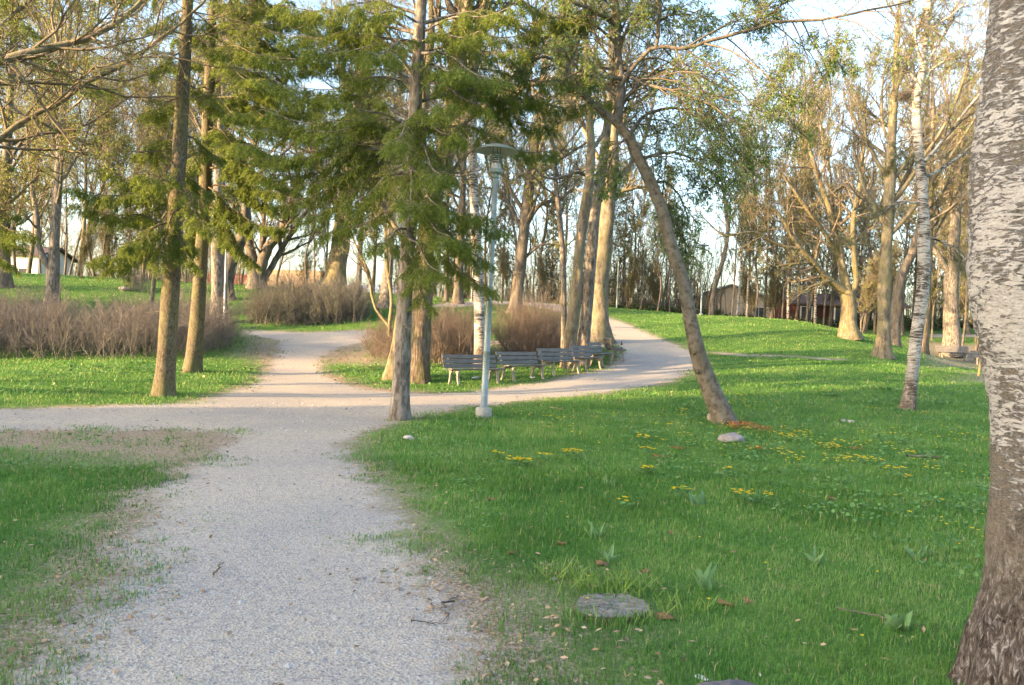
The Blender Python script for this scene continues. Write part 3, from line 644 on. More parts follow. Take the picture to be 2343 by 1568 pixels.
spruce('spruce_tree', 'spruce with pale straight trunk right of the path, left of the lamp post',
  [(913,968),(918,860),(924,720),(932,560),(941,400),(951,220),(959,80),(965,-20)], [43,38,35,33,31,29,27,25], 13.2,
  [((945,330),(600,250),.5), ((944,350),(700,420),.4), ((943,370),(620,400),1.1), ((945,300),(760,220),-.6), ((946,280),(1020,240),-1.5), ((945,300),(1050,300),-1.4), ((944,330),(1030,400),-1.5), ((943,380),(800,470),-.5), ((942,400),(1000,470),-1.7),
   ((950,200),(1120,240),-.9), ((950,180),(1230,230),2.0), ((952,160),(1255,290),2.3), ((952,130),(1200,110),-.2), ((954,110),(1100,70),-1.1), ((954,90),(1230,70),.6), ((953,120),(1150,180),-1.3), ((951,170),(1060,150),-1.6),
   ((940,450),(1110,490),-.9), ((938,470),(1155,520),-.2), ((937,490),(1120,600),-.5), ((936,510),(1080,560),-1.2), ((938,480),(790,520),.2), ((936,520),(860,560),-1.2), ((935,540),(1000,620),-1.3), ((934,560),(970,690),-1.0), ((937,470),(1030,540),-1.6),((935,545),(1130,660),-.3),
   ((946,290),(900,320),-1.9), ((944,330),(1010,400),-2.0), ((941,400),(940,470),-1.9), ((946,280),(700,300),-.2), ((946,300),(560,290),1.2), ((944,340),(580,360),.9), ((943,380),(650,460),1.0), ((942,400),(740,540),.6), 
   ((956,70),(650,80),.6), ((955,100),(610,130),1.2), ((950,190),(680,200),.4),
   ((952,150),(780,60),.4), ((954,120),(700,110),-.4), ((956,80),(720,30),.8), ((958,60),(800,10),-1.2), ((958,40),(640,10),.2), ((956,90),(840,120),-1.5), ((950,200),(760,150),1.0),((946,290),(620,180),.9),((943,380),(560,330),.3), ((942,400),(690,500),.6),
   ((950,190),(1330,170),1.4), ((948,240),(1400,230),2.2), ((944,300),(1265,345),2.6),((958,50),(1330,40),.8),((956,70),(1180,10),-.6)], 13, dead=10, mt=M_bark_grey, group=G_SP, tuft=.058, dens=6.4, per=20)

spruce('spruce_tree', 'spruce mostly outside the left edge, only its green bough tips showing at mid height',
  [(-95,915),(-88,760),(-80,560),(-72,400),(-62,250),(-52,100)], [40,36,32,28,25,20], 17,
  [((-80,520),(50,560),.2), ((-80,500),(70,530),-.8), ((-82,540),(20,600),-.6), ((-78,480),(40,490),.6), ((-76,440),(-10,430),-1), ((-70,350),(20,380),.5), ((-66,300),(-200,330),0), ((-80,520),(-240,560),0)], 14, dead=6, group=G_SP, tuft=.065, dens=7, per=16)
# ------------------------------------------------------------------ trees near the benches
deciduous('oak_tree', 'fissured dark trunk lit brown on its right, forking high up, behind the pale spruce trunk', None,
  [(957,880),(962,780),(966,690),(972,580),(985,470),(1012,370),(1033,270)], [52,46,44,42,42,42,44], 21.8,
  [([(1033,275),(1042,180),(1052,80),(1062,-20),(1070,-150)], [40,46,44,40,20]), ([(1040,250),(1075,180),(1092,90),(1108,0),(1120,-120)], [26,26,25,24,12]),
   ([(1020,320),(1060,274),(1135,232),(1185,205),(1215,130),(1245,20)], [30,26,20,22,18,12], [0,-.2,-.3,-.2,0,.3]), ([(1046,150),(1010,80),(1000,-30)], [18,15,10]), ([(1190,205),(1240,180),(1300,190)], [12,9,4])],
  M_bark_fiss, seed=21, k=22, flare=1.25, leaf=.05, nleaf=1, auto=0, lv=(10,7,5), lr=(.45,.45,.45), t0=.3, lump=.05, cat='oak tree')
deciduous('maple_tree', 'mossy green trunk flaring at the foot, half hidden behind the pale spruce trunk', None,
  [(898,880),(911,800),(923,700),(934,580),(947,460),(962,330),(974,200),(987,60)], [34,31,29,28,26,24,20,16], 22.4,
  [([(944,460),(900,380),(850,300),(800,200),(770,80)], [16,13,11,8,4], [0,.4,.8,1,1.2]), ([(930,560),(880,480),(840,380),(835,250)], [12,9,7,4], [0,.3,.5,.8])], M_bark_moss, seed=22, flare=1.7, fh=.55, auto=8, top=4, leaf=.055, nleaf=2, cat='tree')
deciduous('birch_tree', 'white birch standing behind the first bench and the lamp post', None,
  [(1099,836),(1097,740),(1094,640),(1087,520),(1083,417),(1080,300),(1078,200),(1076,60)], [28,26,24,22,21,19,17,13], 24.6,
  [], M_birch, seed=23, flare=1.2, auto=12, t_auto=.45, autolen=.35, top=4, up=-.05, leaf=.05, nleaf=1, cat='birch tree')
deciduous('slender_tree', 'thin dark leaning trunk at the left edge of the trunk group behind the benches', None,
  [(1289,838),(1290,692),(1285,554),(1278,484),(1271,417),(1262,325),(1240,270),(1215,180)], [15,13,12,12,11,11,9,6], 27, [], M_bark_grey, seed=24, k=10, flare=1.2, auto=6, top=2, leaf=.05, nleaf=2)
deciduous('lime_tree', 'smooth tan trunk behind the third bench, left of its close twin', None,
  [(1298,838),(1309,740),(1317,680),(1324,588),(1337,484),(1348,417),(1352,345),(1349,280),(1342,160),(1338,20)], [31,28,26,24,24,22,19,17,13,9], 26.3,
  [([(1352,345),(1385,300),(1420,220),(1440,100)], [10,9,7,4], [0,.3,.6,1])], M_bark_tan, seed=25, flare=1.35, auto=9, t_auto=.5, autolen=.35, top=3, leaf=.05, nleaf=2, cat='lime tree')
deciduous('lime_tree', 'smooth grey trunk close beside its twin, crossing it above, behind the fourth bench', None,
  [(1329,836),(1339,740),(1345,680),(1352,588),(1362,484),(1373,417),(1386,313),(1396,200),(1408,60)], [31,28,26,25,24,22,19,16,12], 27.4,
  [([(1370,430),(1330,395),(1270,410),(1235,402)], [9,8,7,4], [0,-.3,-.6,-.8]), ([(1235,402),(1225,385),(1180,410)], [6,5,3], [-.8,-.9,-1])], M_bark_grey, seed=26, flare=1.4, auto=9, t_auto=.5, autolen=.35, top=3, leaf=.05, nleaf=2, cat='lime tree')
deciduous('lime_tree', 'stout golden ridged trunk with wide foot, right of the twin trunks', None,
  [(1366,782),(1370,700),(1374,640),(1381,560),(1389,484),(1396,417),(1401,312),(1404,200),(1400,60)], [52,42,38,37,35,32,28,22,16], 33.6,
  [([(1391,470),(1420,440),(1470,430),(1530,455)], [14,11,8,4]), ([(1396,430),(1440,380),(1480,300),(1500,200)], [12,10,8,4], [0,.5,.9,1.4]), ([(1395,400),(1350,330),(1320,230),(1310,120)], [13,11,8,4], [0,.5,.8,1])], M_bark_tan, seed=27, flare=1.5, fh=.6, auto=8, top=3, leaf=.055, nleaf=2, lump=.08, ridges=7, cat='lime tree')
deciduous('young_tree', 'slim green forked sapling curving up from the shrubs left of the pale spruce trunk', None,
  [(893,788),(891,745),(896,690),(887,623),(882,536),(875,484),(868,430),(872,350)], [10,9,8,8,7,6,5,3], 28,
  [([(891,748),(872,725),(854,692),(842,623),(826,585),(809,550),(795,500),(790,440)], [8,7,7,6,5,4,3,2])], M_bark_moss, seed=28, k=8, flare=1.1, auto=5, leaf=.05, nleaf=2, rmin=.005)
deciduous('maple_tree', 'grey trunk growing on the crest by the upper path, above the middle shrubs', None,
  [(1177,713),(1184,660),(1192,590),(1200,510),(1210,430),(1224,330),(1238,220),(1250,100)], [32,27,25,25,24,21,17,12], 44,
  [([(1200,520),(1235,470),(1290,450),(1330,400)], [12,10,7,4]), ([(1200,540),(1160,460),(1120,400),(1110,300)], [10,8,6,4]), ([(1212,430),(1180,360),(1160,260)], [10,8,4]), ([(1190,600),(1240,560),(1280,560)], [8,6,3])], M_bark_far, mc=M_twig_gold, seed=29, auto=12, t_auto=.3, autolen=.4, leaf=.10, nleaf=2, rmin=.009, lv=(11,8,5))
# leaning willow
deciduous('willow_tree', 'leaning curved tree with fresh green leaves on the right lawn', None,
  [(1665,976),(1622,883),(1596,807),(1579,731),(1560,636),(1534,560),(1515,484),(1488,418),(1462,365),(1437,313),(1412,283),(1385,262),(1340,224),(1318,200),(1297,156),(1285,100),(1290,30),(1300,-60)], [50,41,35,32,30,29,27,26,24,22,19,16,14,13,12,10,9,8], 14.1,
  [([(1412,283),(1416,240),(1421,174),(1415,120),(1411,30),(1400,-80)], [24,20,18,16,13,9], [0,0,.1,.2,.2,.3]),
   ([(1418,200),(1450,150),(1500,108),(1560,112),(1642,91),(1720,68),(1786,49),(1870,44),(1946,30),(2060,8),(2180,-20)], [11,10,9,8.5,8,7.5,7,6,5,4,2.5], [0,-.1,-.3,-.4,-.5,-.6,-.7,-.8,-.9,-1,-1.1]),
   ([(1500,112),(1508,60),(1505,0),(1508,-80)], [8,9,8,6], [-.3,-.3,-.3,-.3]),
   ([(1420,180),(1370,178),(1330,165),(1290,120)], [9,8,7,4], [0,-.3,-.6,-.8]),
   ([(1545,112),(1600,200),(1640,290),(1690,380)], [5,4,3.5,2], [-.4,-.5,-.5,-.6]), ([(1786,49),(1800,100),(1792,190),(1796,300)], [2.5,2,2,1.2], [-.7,-.7,-.8,-.8]), ([(1880,44),(1900,100),(1935,150)], [2.5,2,1.2], [-.8,-.7,-.7]),
   ([(1437,313),(1480,260),(1560,250),(1640,300),(1700,370)], [9,8,6,5,3], [0,.4,.8,1.1,1.4]), ([(1462,365),(1520,350),(1590,370),(1650,410)], [8,6,5,3], [0,.3,.6,.9]), ([(1488,418),(1530,420),(1560,460),(1575,520)], [7,5,4,2], [0,.4,.7,.9]),
   ([(1412,260),(1470,180),(1560,160),(1650,200)], [8,7,5,3], [0,.5,.9,1.2]), ([(1415,100),(1470,40),(1540,20),(1620,40)], [7,5,4,2], [.2,.5,.7,.9]), ([(1510,470),(1540,500),(1565,550),(1570,600)], [6,4.5,3.5,2], [0,.4,.6,.7]),
   ([(1437,313),(1400,350),(1390,420)], [6,4,2.5], [0,-.3,-.4]), ([(1411,60),(1350,20),(1280,0)], [9,7,4], [.2,-.3,-.6]), ([(1421,174),(1500,200),(1600,230),(1720,300)], [9,7,5,3], [.1,-.4,-.9,-1.3]), ([(1297,156),(1250,130),(1200,150)], [8,6,3], [0,-.3,-.5]), ([(1297,156),(1330,80),(1360,0)], [8,6,4], [0,.6,1.2]), ([(1720,68),(1760,10),(1800,-40)], [4,3.4,3], [-.6,-.6,-.6]), ([(1660,88),(1700,20),(1740,-40)], [3.5,3,2.5], [-.5,-.4,-.4])],
  M_bark_lean, ml=M_leaf, seed=31, k=22, flare=1.15, auto=0, lv=(17,10,6), lr=(.46,.46,.5), up=-.08, leaf=.038, nleaf=8, ang=.8, rmin=.0035, t0=.08, lump=.035, leafdroop=.5, asp=.42, cat='willow tree', wander=.10)
# slim birch on the right lawn
deciduous('birch_tree', 'slim white birch alone on the right lawn, left of the big foreground trunk', None,
  [(2075,946),(2084,870),(2094,788),(2103,720),(2111,655),(2113,560),(2112,500),(2110,440),(2103,360),(2097,300),(2096,240),(2108,170),(2120,60),(2128,-30)], [32,28,27,26,26,26,25,23,20,20,18,16,13,11], 18,
  [([(2110,410),(2180,370),(2230,330),(2290,290)], [8,6,5,3], [0,.3,.5,.7]), ([(2112,470),(2060,460),(2000,500)], [6,4,2]), ([(2098,300),(2070,330),(2035,380)], [5,4,2]), ([(2105,180),(2160,140),(2220,130)], [7,5,3]), ([(2113,150),(2160,80),(2190,0)], [7,6,4]), ([(2104,190),(2060,150),(2000,130)], [6,4,2]), ([(2112,540),(2170,560),(2230,620)], [6,4,2])],
  M_birch, seed=32, k=16, flare=1.2, auto=8, t_auto=.45, autolen=.2, top=3, up=0, leaf=.035, nleaf=2, rmin=.004, cat='birch tree')
# birch at the right edge, close to the camera
def near_birch():
    rg = np.random.default_rng(40); dep = 3.55
    P = dpath([(2395,1620),(2374,1500),(2382,1350),(2388,1150),(2392,1000),(2396,900),(2388,800),(2376,650),(2372,450),(2378,300),(2390,150),(2400,0),(2408,-150)], dep)
    R = rpx([290,258,222,214,214,238,254,284,272,258,244,230,214], dep)
    base = P[0].copy(); base[2] = gz(base[0], base[1]); P[0, 2] = base[2] - .08
    d = norm(P[-1] - P[-2]); P = np.vstack([P, P[-1] + d * 4, P[-1] + d * 9]); R = np.concatenate([R, [.13, .03]])
    T, C, Lf = MB(), MB(), MB()
    Pt, Rt = smooth_path(P, R, 260); k = 64; a = np.arange(k) * 2 * PI / k; s = np.concatenate([[0], np.cumsum(np.linalg.norm(np.diff(Pt, axis=0), axis=1))])
    fl = 1 + (.75 * np.exp(-s / .22)[:, None]) * (.55 + .6 * np.cos(5 * a + 2.2)[None, :] ** 2)
    A2, S2 = np.meshgrid(a, s)
    lump = .030 * (vnoise(np.cos(A2) * 3 + 9, S2 * 7 + np.sin(A2) * 3, 1.5) - .5) + .045 * (vnoise(np.cos(A2) * 9, S2 * 14 + np.sin(A2) * 9, 1.7) - .5) + .02 * (vnoise(A2 * 40, S2 * 60, 1) - .5)
    # a healed seam where the lower stem meets the bulging upper one
    fl = fl * (1 + lump * 1.3)
    tubes(T, Pt[None], Rt[None], k, flute=fl[None])
    # curling flakes of white bark
    n = 500; j = rg.integers(5, 150, n); ang_ = rg.uniform(PI * .0, PI * 2, n)
    q, r_ = smooth_path(Pt, Rt, 14); A_, B_ = spawn(q[None], r_[None], 12, .55, .97, .8, .2, .32, .4, .4, .015, 9, .08, .03, rg); tubes(T, A_, B_, 6)
    crown_from([(A_[i], B_[i]) for i in range(len(A_))], rg, T, C, Lf, (6, 5, 4), up=-.06, leaf=.03, nleaf=1)
    return finish('birch_tree', base, T, C, Lf, M_birch_near, M_twig, M_leaf, 'large close birch trunk with peeling white bark at the right edge of the lawn', 'birch tree')
near_birch()

# right lawn trees
deciduous('maple_tree', 'straight golden trunk with flared roots on the right slope, left of the slim birch', None,
  [(2019,818),(2021,760),(2022,674),(2026,580),(2033,484),(2036,400),(2040,300),(2048,180),(2052,60)], [36,29,27,26,25,23,19,14,9], 32.5,
  [([(2024,600),(1985,560),(1940,560)], [8,6,3]), ([(2030,520),(1980,440),(1950,330)], [11,9,5], [0,.3,.8]), ([(2034,480),(2075,400),(2110,300)], [10,8,4], [0,.5,1]), ([(2036,420),(1990,340),(1960,220)], [10,7,4])], M_bark_tan, mc=M_twig, seed=33, flare=1.5, auto=14, t_auto=.3, autolen=.38, leaf=.07, nleaf=1, rmin=.007, top=2)
deciduous('apple_tree', 'low forking tree spreading many crooked limbs on top of the right slope', None,
  [(1944,770),(1940,735),(1941,700),(1938,665)], [44,33,32,32], 38,
  [([(1938,670),(1915,655),(1893,640),(1860,600),(1832,571),(1800,520),(1770,480),(1720,470)], [20,18,15,13,11,8,6,3], [0,-.2,-.4,-.8,-1,-1.4,-1.7,-2]), ([(1938,672),(1930,630),(1920,580),(1905,510),(1880,430),(1850,330),(1845,220)], [24,20,18,15,12,8,4], [0,.2,.3,.4,.6,.7,.8]),
   ([(1942,680),(1957,650),(1955,600),(1950,522),(1965,430),(1975,330),(1980,230)], [18,14,13,12,10,7,4], [0,0,-.2,-.4,-.4,-.5,-.6]), ([(1860,600),(1810,605),(1770,610),(1745,600)], [7,6,4,2], [-.8,-1.2,-1.6,-1.8]), ([(1925,600),(1890,540),(1840,470),(1790,400)], [13,10,8,4], [.3,0,-.3,-.5]),
   ([(1905,640),(1850,660),(1810,690)], [7,5,2], [-.4,-1,-1.6]), ([(1953,560),(2000,500),(2030,420)], [10,7,4]), ([(1832,571),(1780,560),(1720,530),(1660,540),(1610,500)], [9,7,5,4,2], [-1,-1.4,-1.8,-2,-2.2])],
  M_bark_moss, mc=M_twig, seed=34, flare=1.45, fh=.5, auto=0, leaf=.07, nleaf=1, rmin=.007, lv=(11,8,5), t0=.2, lr=(.36,.45,.45), cat='fruit tree')
G_R = 'bare trees beyond the right slope'
deciduous('maple_tree', 'grey trunk leaning right, just behind and right of the golden straight trunk', None, [(2043,780),(2050,710),(2062,630),(2088,575),(2110,480),(2125,380),(2135,250)], [26,23,21,18,15,12,8], 42, [], M_bark_far, seed=35, auto=12, top=3, leaf=.09, nleaf=1, rmin=.009, t_auto=.3, group=G_R)
deciduous('maple_tree', 'rough reddish-brown trunk seen directly behind the slim birch', None, [(2114,800),(2118,740),(2121,680),(2124,600),(2128,500),(2132,380)], [18,16,15,14,12,8], 44, [], M_bark_fiss, seed=36, auto=10, top=4, leaf=.09, nleaf=1, rmin=.009, t_auto=.3, group=G_R)
deciduous('maple_tree', 'stout pale grey trunk behind the two distant benches', None, [(2177,808),(2176,740),(2175,680),(2178,620),(2183,540),(2190,430),(2200,300)], [38,33,32,28,24,19,12], 47,
  [([(2176,640),(2150,590),(2120,540),(2100,440)], [14,12,9,5]), ([(2178,625),(2210,590),(2240,530),(2260,420)], [15,12,9,5])], M_bark_grey, seed=37, auto=12, top=4, leaf=.09, nleaf=1, rmin=.009, t_auto=.4, group=G_R)

# left-hand trees
G_L = 'bare trees behind the left shrubs'
deciduous('maple_tree', 'trunk forking into two low stems behind the left shrubs, left of the front spruce', None, [(120,694),(121,650),(122,612),(126,520),(132,420),(140,300),(150,160),(160,20)], [30,27,26,21,19,16,12,8], 36,
  [([(118,625),(104,600),(88,560),(84,500),(70,400),(60,270)], [16,14,14,12,9,5], [0,-.2,-.3,-.4,-.5,-.5])], M_bark_grey, mc=M_twig_gold, seed=51, auto=14, t_auto=.3, leaf=.085, nleaf=3, rmin=.008, top=2, group=G_L)
deciduous('maple_tree', 'dark trunk at the far left edge on the grassy hill', None, [(8,664),(10,600),(10,520),(14,400),(20,280),(30,140),(40,0)], [32,26,24,20,17,13,9], 40, [([(10,560),(40,500),(60,400)], [12,9,5])], M_bark_far, mc=M_twig_gold, seed=52, auto=14, t_auto=.3, leaf=.09, nleaf=3, rmin=.009, top=2, group=G_L)
deciduous('young_tree', 'thin pale sapling leaning right between the left shrubs and the front spruce', None, [(346,692),(352,640),(360,590),(366,520),(378,400),(384,300)], [11,10,9,8,6,4], 38, [], M_bark_tan, seed=53, k=8, flare=1.1, auto=10, leaf=.08, nleaf=2, rmin=.008, group=G_L)
deciduous('maple_tree', 'straight pale grey trunk behind the second spruce, left of the thin lamp post', None, [(496,752),(497,660),(497,600),(497,520),(500,420),(505,300),(510,150)], [30,28,27,25,21,17,12], 36, [], M_bark_grey, seed=54, auto=12, t_auto=.4, leaf=.09, nleaf=2, rmin=.008, top=3, group=G_L)
deciduous('maple_tree', 'dark narrow trunk touching the pale grey one behind the second spruce', None, [(513,700),(512,640),(510,560),(508,470),(512,350),(516,200)], [15,14,14,12,9,6], 38, [], M_bark_far, seed=55, k=10, auto=10, t_auto=.4, leaf=.09, nleaf=2, rmin=.008, top=3, group=G_L)
deciduous('maple_tree', 'big curved limb bending right, rising from behind the thin far lamp post', None, [(520,690),(523,620),(540,570),(556,536),(562,480),(575,380),(590,250)], [28,26,26,26,22,16,10], 42, [([(556,536),(540,500),(530,430)], [14,11,6])], M_bark_far, seed=56, auto=10, t_auto=.45, leaf=.09, nleaf=2, rmin=.008, top=3, group=G_L)
deciduous('maple_tree', 'dark many-stemmed tree fanning out behind the far shrubs', None, [(588,662),(580,610),(570,560),(565,500),(560,400),(550,280)], [44,26,22,19,14,8], 48,
  [([(590,650),(600,600),(618,560),(643,530),(670,450),(690,350)], [28,26,23,20,14,8]), ([(596,655),(622,610),(650,560),(690,500),(730,440)], [16,14,12,9,4], [0,.5,.8,1,1.2]), ([(586,650),(596,590),(602,520),(610,420)], [16,14,11,6])], M_bark_far, seed=57, auto=10, t_auto=.4, leaf=.10, nleaf=1, rmin=.009, top=3, group=G_L)
deciduous('willow_tree', 'very thick sunlit trunk leaning right on the crest beside the round boulder', None, [(762,660),(770,615),(777,570),(783,519),(790,460),(802,380),(815,280),(828,150)], [54,46,42,38,36,30,22,14], 50,
  [([(785,500),(750,430),(720,340),(705,240)], [18,15,11,6]), ([(790,470),(840,400),(880,310)], [15,12,6])], M_bark_moss, mc=M_twig_gold, seed=58, auto=12, t_auto=.35, leaf=.11, nleaf=2, rmin=.009, top=3, group=G_L, ridges=6)
deciduous('young_tree', 'slim grey trunk standing just right of the round boulder', None, [(818,704),(820,650),(823,590),(826,520),(830,430),(834,320)], [14,13,12,11,8,5], 41, [], M_bark_grey, seed=59, k=9, auto=12, t_auto=.3, leaf=.09, nleaf=2, rmin=.008, group=G_L, top=2)
deciduous('maple_tree', 'grey flared trunk on the slope seen behind the forked green sapling', None, [(880,705),(884,660),(889,600),(894,530),(900,440),(906,330)], [32,24,21,19,15,10], 41, [], M_bark_grey, seed=60, auto=12, t_auto=.3, leaf=.09, nleaf=2, rmin=.008, group=G_L, top=3)
deciduous('maple_tree', 'dark trunk on the hill crest, left of the birch behind the benches', None, [(1047,700),(1049,640),(1052,580),(1056,500),(1060,400),(1064,280)], [24,19,18,16,12,8], 47, [], M_bark_far, seed=61, auto=12, t_auto=.35, leaf=.1, nleaf=2, rmin=.009, group=G_L, top=3)
deciduous('young_tree', 'very thin dark trunk on the hill crest seen between spruce and birch', None, [(1021,694),(1022,640),(1023,570),(1024,480),(1026,380)], [10,9,8,7,4], 48, [], M_bark_far, seed=62, k=8, auto=9, t_auto=.35, leaf=.1, nleaf=2, rmin=.008, group=G_L, top=2)
deciduous('young_tree', 'slim crooked trunk silhouetted against the sky right of the distant lamp post', None, [(1625,732),(1629,690),(1640,640),(1655,590),(1664,540),(1660,480),(1650,400)], [13,11,10,10,9,7,4], 53, [([(1660,560),(1668,520),(1670,450)], [6,5,3])], M_bark_far, seed=63, k=9, auto=7, t_auto=.5, leaf=.08, nleaf=1, rmin=.009, group=G_R, top=2)

# tree standing left of the picture whose sunlit boughs reach into it
deciduous('chestnut_tree', 'tree at the left edge whose golden boughs arch across the upper left sky', None,
  [(-330,905),(-320,700),(-305,500),(-290,330),(-270,180),(-240,20)], [70,60,56,52,46,38], 14,
  [([(-290,330),(-160,230),(-60,175),(30,130),(100,112),(190,92),(265,55),(330,-5),(380,-90)], [26,22,19,17,15,13,12,10,6], [0,-.3,-.5,-.5,-.4,-.2,0,.2,.4]),
   ([(-300,480),(-180,420),(-80,360),(0,320),(70,265),(130,240),(200,190),(280,150),(360,95),(450,20),(520,-60)], [22,19,16,14,12,11,10,9,8,6,4], [0,.2,.4,.5,.6,.7,.8,1,1.1,1.2,1.3]),
   ([(-305,520),(-200,520),(-90,500),(10,470),(90,400)], [16,13,10,8,4], [0,.6,1.1,1.5,1.9]), ([(-280,220),(-180,90),(-90,10),(0,-60)], [20,16,12,8], [0,.8,1.3,1.6]), ([(-60,175),(0,60),(60,10),(120,-60)], [10,9,8,5], [-.5,.2,.5,.8]),
   ([(70,265),(120,330),(190,350),(260,340)], [7,6,4,2], [.6,.5,.4,.3])],
  M_bark_tan, mc=M_twig_gold, seed=64, k=20, auto=0, leaf=.055, nleaf=2, rmin=.0045, lv=(20,11,7), lr=(.36,.42,.45), t0=.25, ang=.8, wander=.14, cat='chestnut tree')

# ------------------------------------------------------------------ woods behind: a few kinds, copied
def proto_bare(h, spread, seed, n1=12, lv=(9, 6, 4), r=.17, kind='bare', stems=1, leaf=.10, nleaf=1, mt=None, mc=None, asc=.6):
    rg = np.random.default_rng(seed); T, C, Lf = MB(), MB(), MB(); lm = []
    for s_ in range(stems):
        a_ = rg.uniform(0, 6.28); ln = (.05 if stems == 1 else .22) * h
        off = np.array([math.cos(a_), math.sin(a_), 0]) * (0 if stems == 1 else .18)
        pts = [off + [0, 0, -.15]] + [off + np.array([math.cos(a_) * ln * f ** 1.5 + rg.normal(0, .018 * h), math.sin(a_) * ln * f ** 1.5 + rg.normal(0, .018 * h), h * f]) for f in (.2, .45, .7, 1)]
        q, R = trunk(T, pts, np.array([1, .85, .65, .4, .1]) * r * (1 if stems == 1 else .5), 9, .6, 1.35, .3, .05, rg)
        q2, r2 = smooth_path(q, R, 24)
        A_, B_ = spawn(q2[None], r2[None], n1, .22, .97, asc, .18, spread, .45, .5, .02, 10, .07, .05, rg); tubes(T, A_, B_, 5)
        lm += [(A_[i], B_[i]) for i in range(len(A_))]; lm.append((q2[8:], r2[8:]))
    crown_from(lm, rg, T, C, Lf, lv, .65, (.42, .45, .5), .09, .09, leaf, nleaf, .010, .15)
    return finish('bare_tree' if kind == 'bare' else kind, np.zeros(3), T, C, Lf, mt or M_bark_far, mc or M_twig, M_bud, None, 'tree')
def proto_conifer(h, seed, rb=2.2, clear=.25, nb=70, mat=None):
    rg = np.random.default_rng(seed); T, C, Lf = MB(), MB(), MB()
    trunk(T, [[0, 0, -.15], [.05, 0, h * .5], [0, .08, h]], [.17, .10, .02], 8, .8, 1.3, .3, .03, rg)
    z = h * (clear + (1 - clear) * (np.arange(nb) + rg.random(nb)) / nb); a_ = np.arange(nb) * 2.4 + rg.normal(0, .3, nb); L = rb * (1.05 - (z / h - clear) / (1 - clear)) * rg.uniform(.5, 1.15, nb) + .2
    D = np.stack([np.cos(a_), np.sin(a_), np.full(nb, .12)], 1); P, R = grow(np.stack([0 * z, 0 * z, z], 1), D, L, np.full(nb, .022), np.full(nb, .006), 7, .05, -.05, rg); tubes(C, P, R, 4)
    P2, R2 = spawn(P, R, 9, .15, 1, .95, .2, .38, .4, .6, .008, 4, .1, -.12, rg); tubes(C, P2, R2, 3)
    tt = rg.random((len(P2), 12)); p, T2, _ = sample(P2, R2, tt); d = T2.reshape(-1, 3).copy(); d[:, 2] -= .5; leaves(Lf, p.reshape(-1, 3), .20, rg, .3, .2, d)
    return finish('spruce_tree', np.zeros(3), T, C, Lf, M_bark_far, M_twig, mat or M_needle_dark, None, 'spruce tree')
def place(proto, used, loc, rz, sc, label, group, cat=None, tilt=0):
    o = proto if not used.get(proto.name) else copy_tree(proto); used[proto.name] = True
    x, y = loc; o.location = (x, y, gz(x, y)); o.rotation_euler = (tilt, 0, rz); o.scale = (sc,) * 3; o['label'] = label; o['group'] = group
    if cat: o['category'] = cat
    return o
K = {'tall': proto_bare(19, .30, 101, 18, (10, 7, 6), .13, asc=.5), 'wide': proto_bare(16, .42, 102, 15, (11, 8, 6), .15, asc=.75), 'fork': proto_bare(15, .34, 103, 11, (9, 7, 5), .2, stems=3, asc=.55),
     'gold': proto_bare(17, .36, 104, 17, (11, 8, 6), .13, mc=M_twig_gold, mt=M_bark_tan, nleaf=2, asc=.6), 'bush': proto_bare(6.5, .35, 105, 8, (7, 6, 5), .09, stems=5, kind='thicket_tree', asc=.5, nleaf=1, leaf=.08),
     'birch': proto_bare(17, .24, 106, 20, (10, 7, 6), .11, kind='birch_tree', mt=birch_bark('bark_birch_far', low=.6, hscale=.5), asc=.6),
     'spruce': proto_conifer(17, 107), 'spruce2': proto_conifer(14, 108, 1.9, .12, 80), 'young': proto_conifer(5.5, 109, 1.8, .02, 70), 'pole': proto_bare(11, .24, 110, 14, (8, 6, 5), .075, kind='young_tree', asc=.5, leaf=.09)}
CATS = {'bush': 'shrub tree', 'birch': 'birch tree', 'spruce': 'spruce tree', 'spruce2': 'spruce tree', 'young': 'spruce tree', 'pole': 'young tree'}
LOOK = {'tall': 'tall straight bare tree', 'wide': 'broad bare tree', 'fork': 'bare three-stemmed tree', 'gold': 'golden twiggy tree with fresh buds', 'bush': 'low many-stemmed thicket tree',
        'birch': 'pale-barked twiggy birch', 'spruce': 'tall dark spruce', 'spruce2': 'dark narrow low-branched spruce', 'young': 'small bushy young spruce', 'pole': 'young pole-thin bare tree'}
used = {}
ORD = 'first second third fourth fifth sixth seventh eighth ninth tenth eleventh twelfth thirteenth fourteenth fifteenth sixteenth seventeenth eighteenth nineteenth twentieth'.split()
def wood(zone, group, items, seed):
    """items: kind, frame x, distance, scale; labels count each kind from the left within its zone"""
    rg = np.random.default_rng(seed); items = sorted(items, key=lambda q: q[1]); cnt = {}; tot = {}
    for it in items: tot[it[0]] = tot.get(it[0], 0) + 1
    for kd, px_, dep, sc in items:
        cnt[kd] = cnt.get(kd, 0) + 1; x = (px_ - CX) / F_ * dep
        lab = f'{LOOK[kd]} {zone}' if tot[kd] == 1 else f'{LOOK[kd]} {zone}, {ORD[cnt[kd] - 1]} from left'
        place(K[kd], used, (x, dep), rg.uniform(0, 6.28), sc * rg.uniform(.92, 1.08), lab, group, CATS.get(kd))
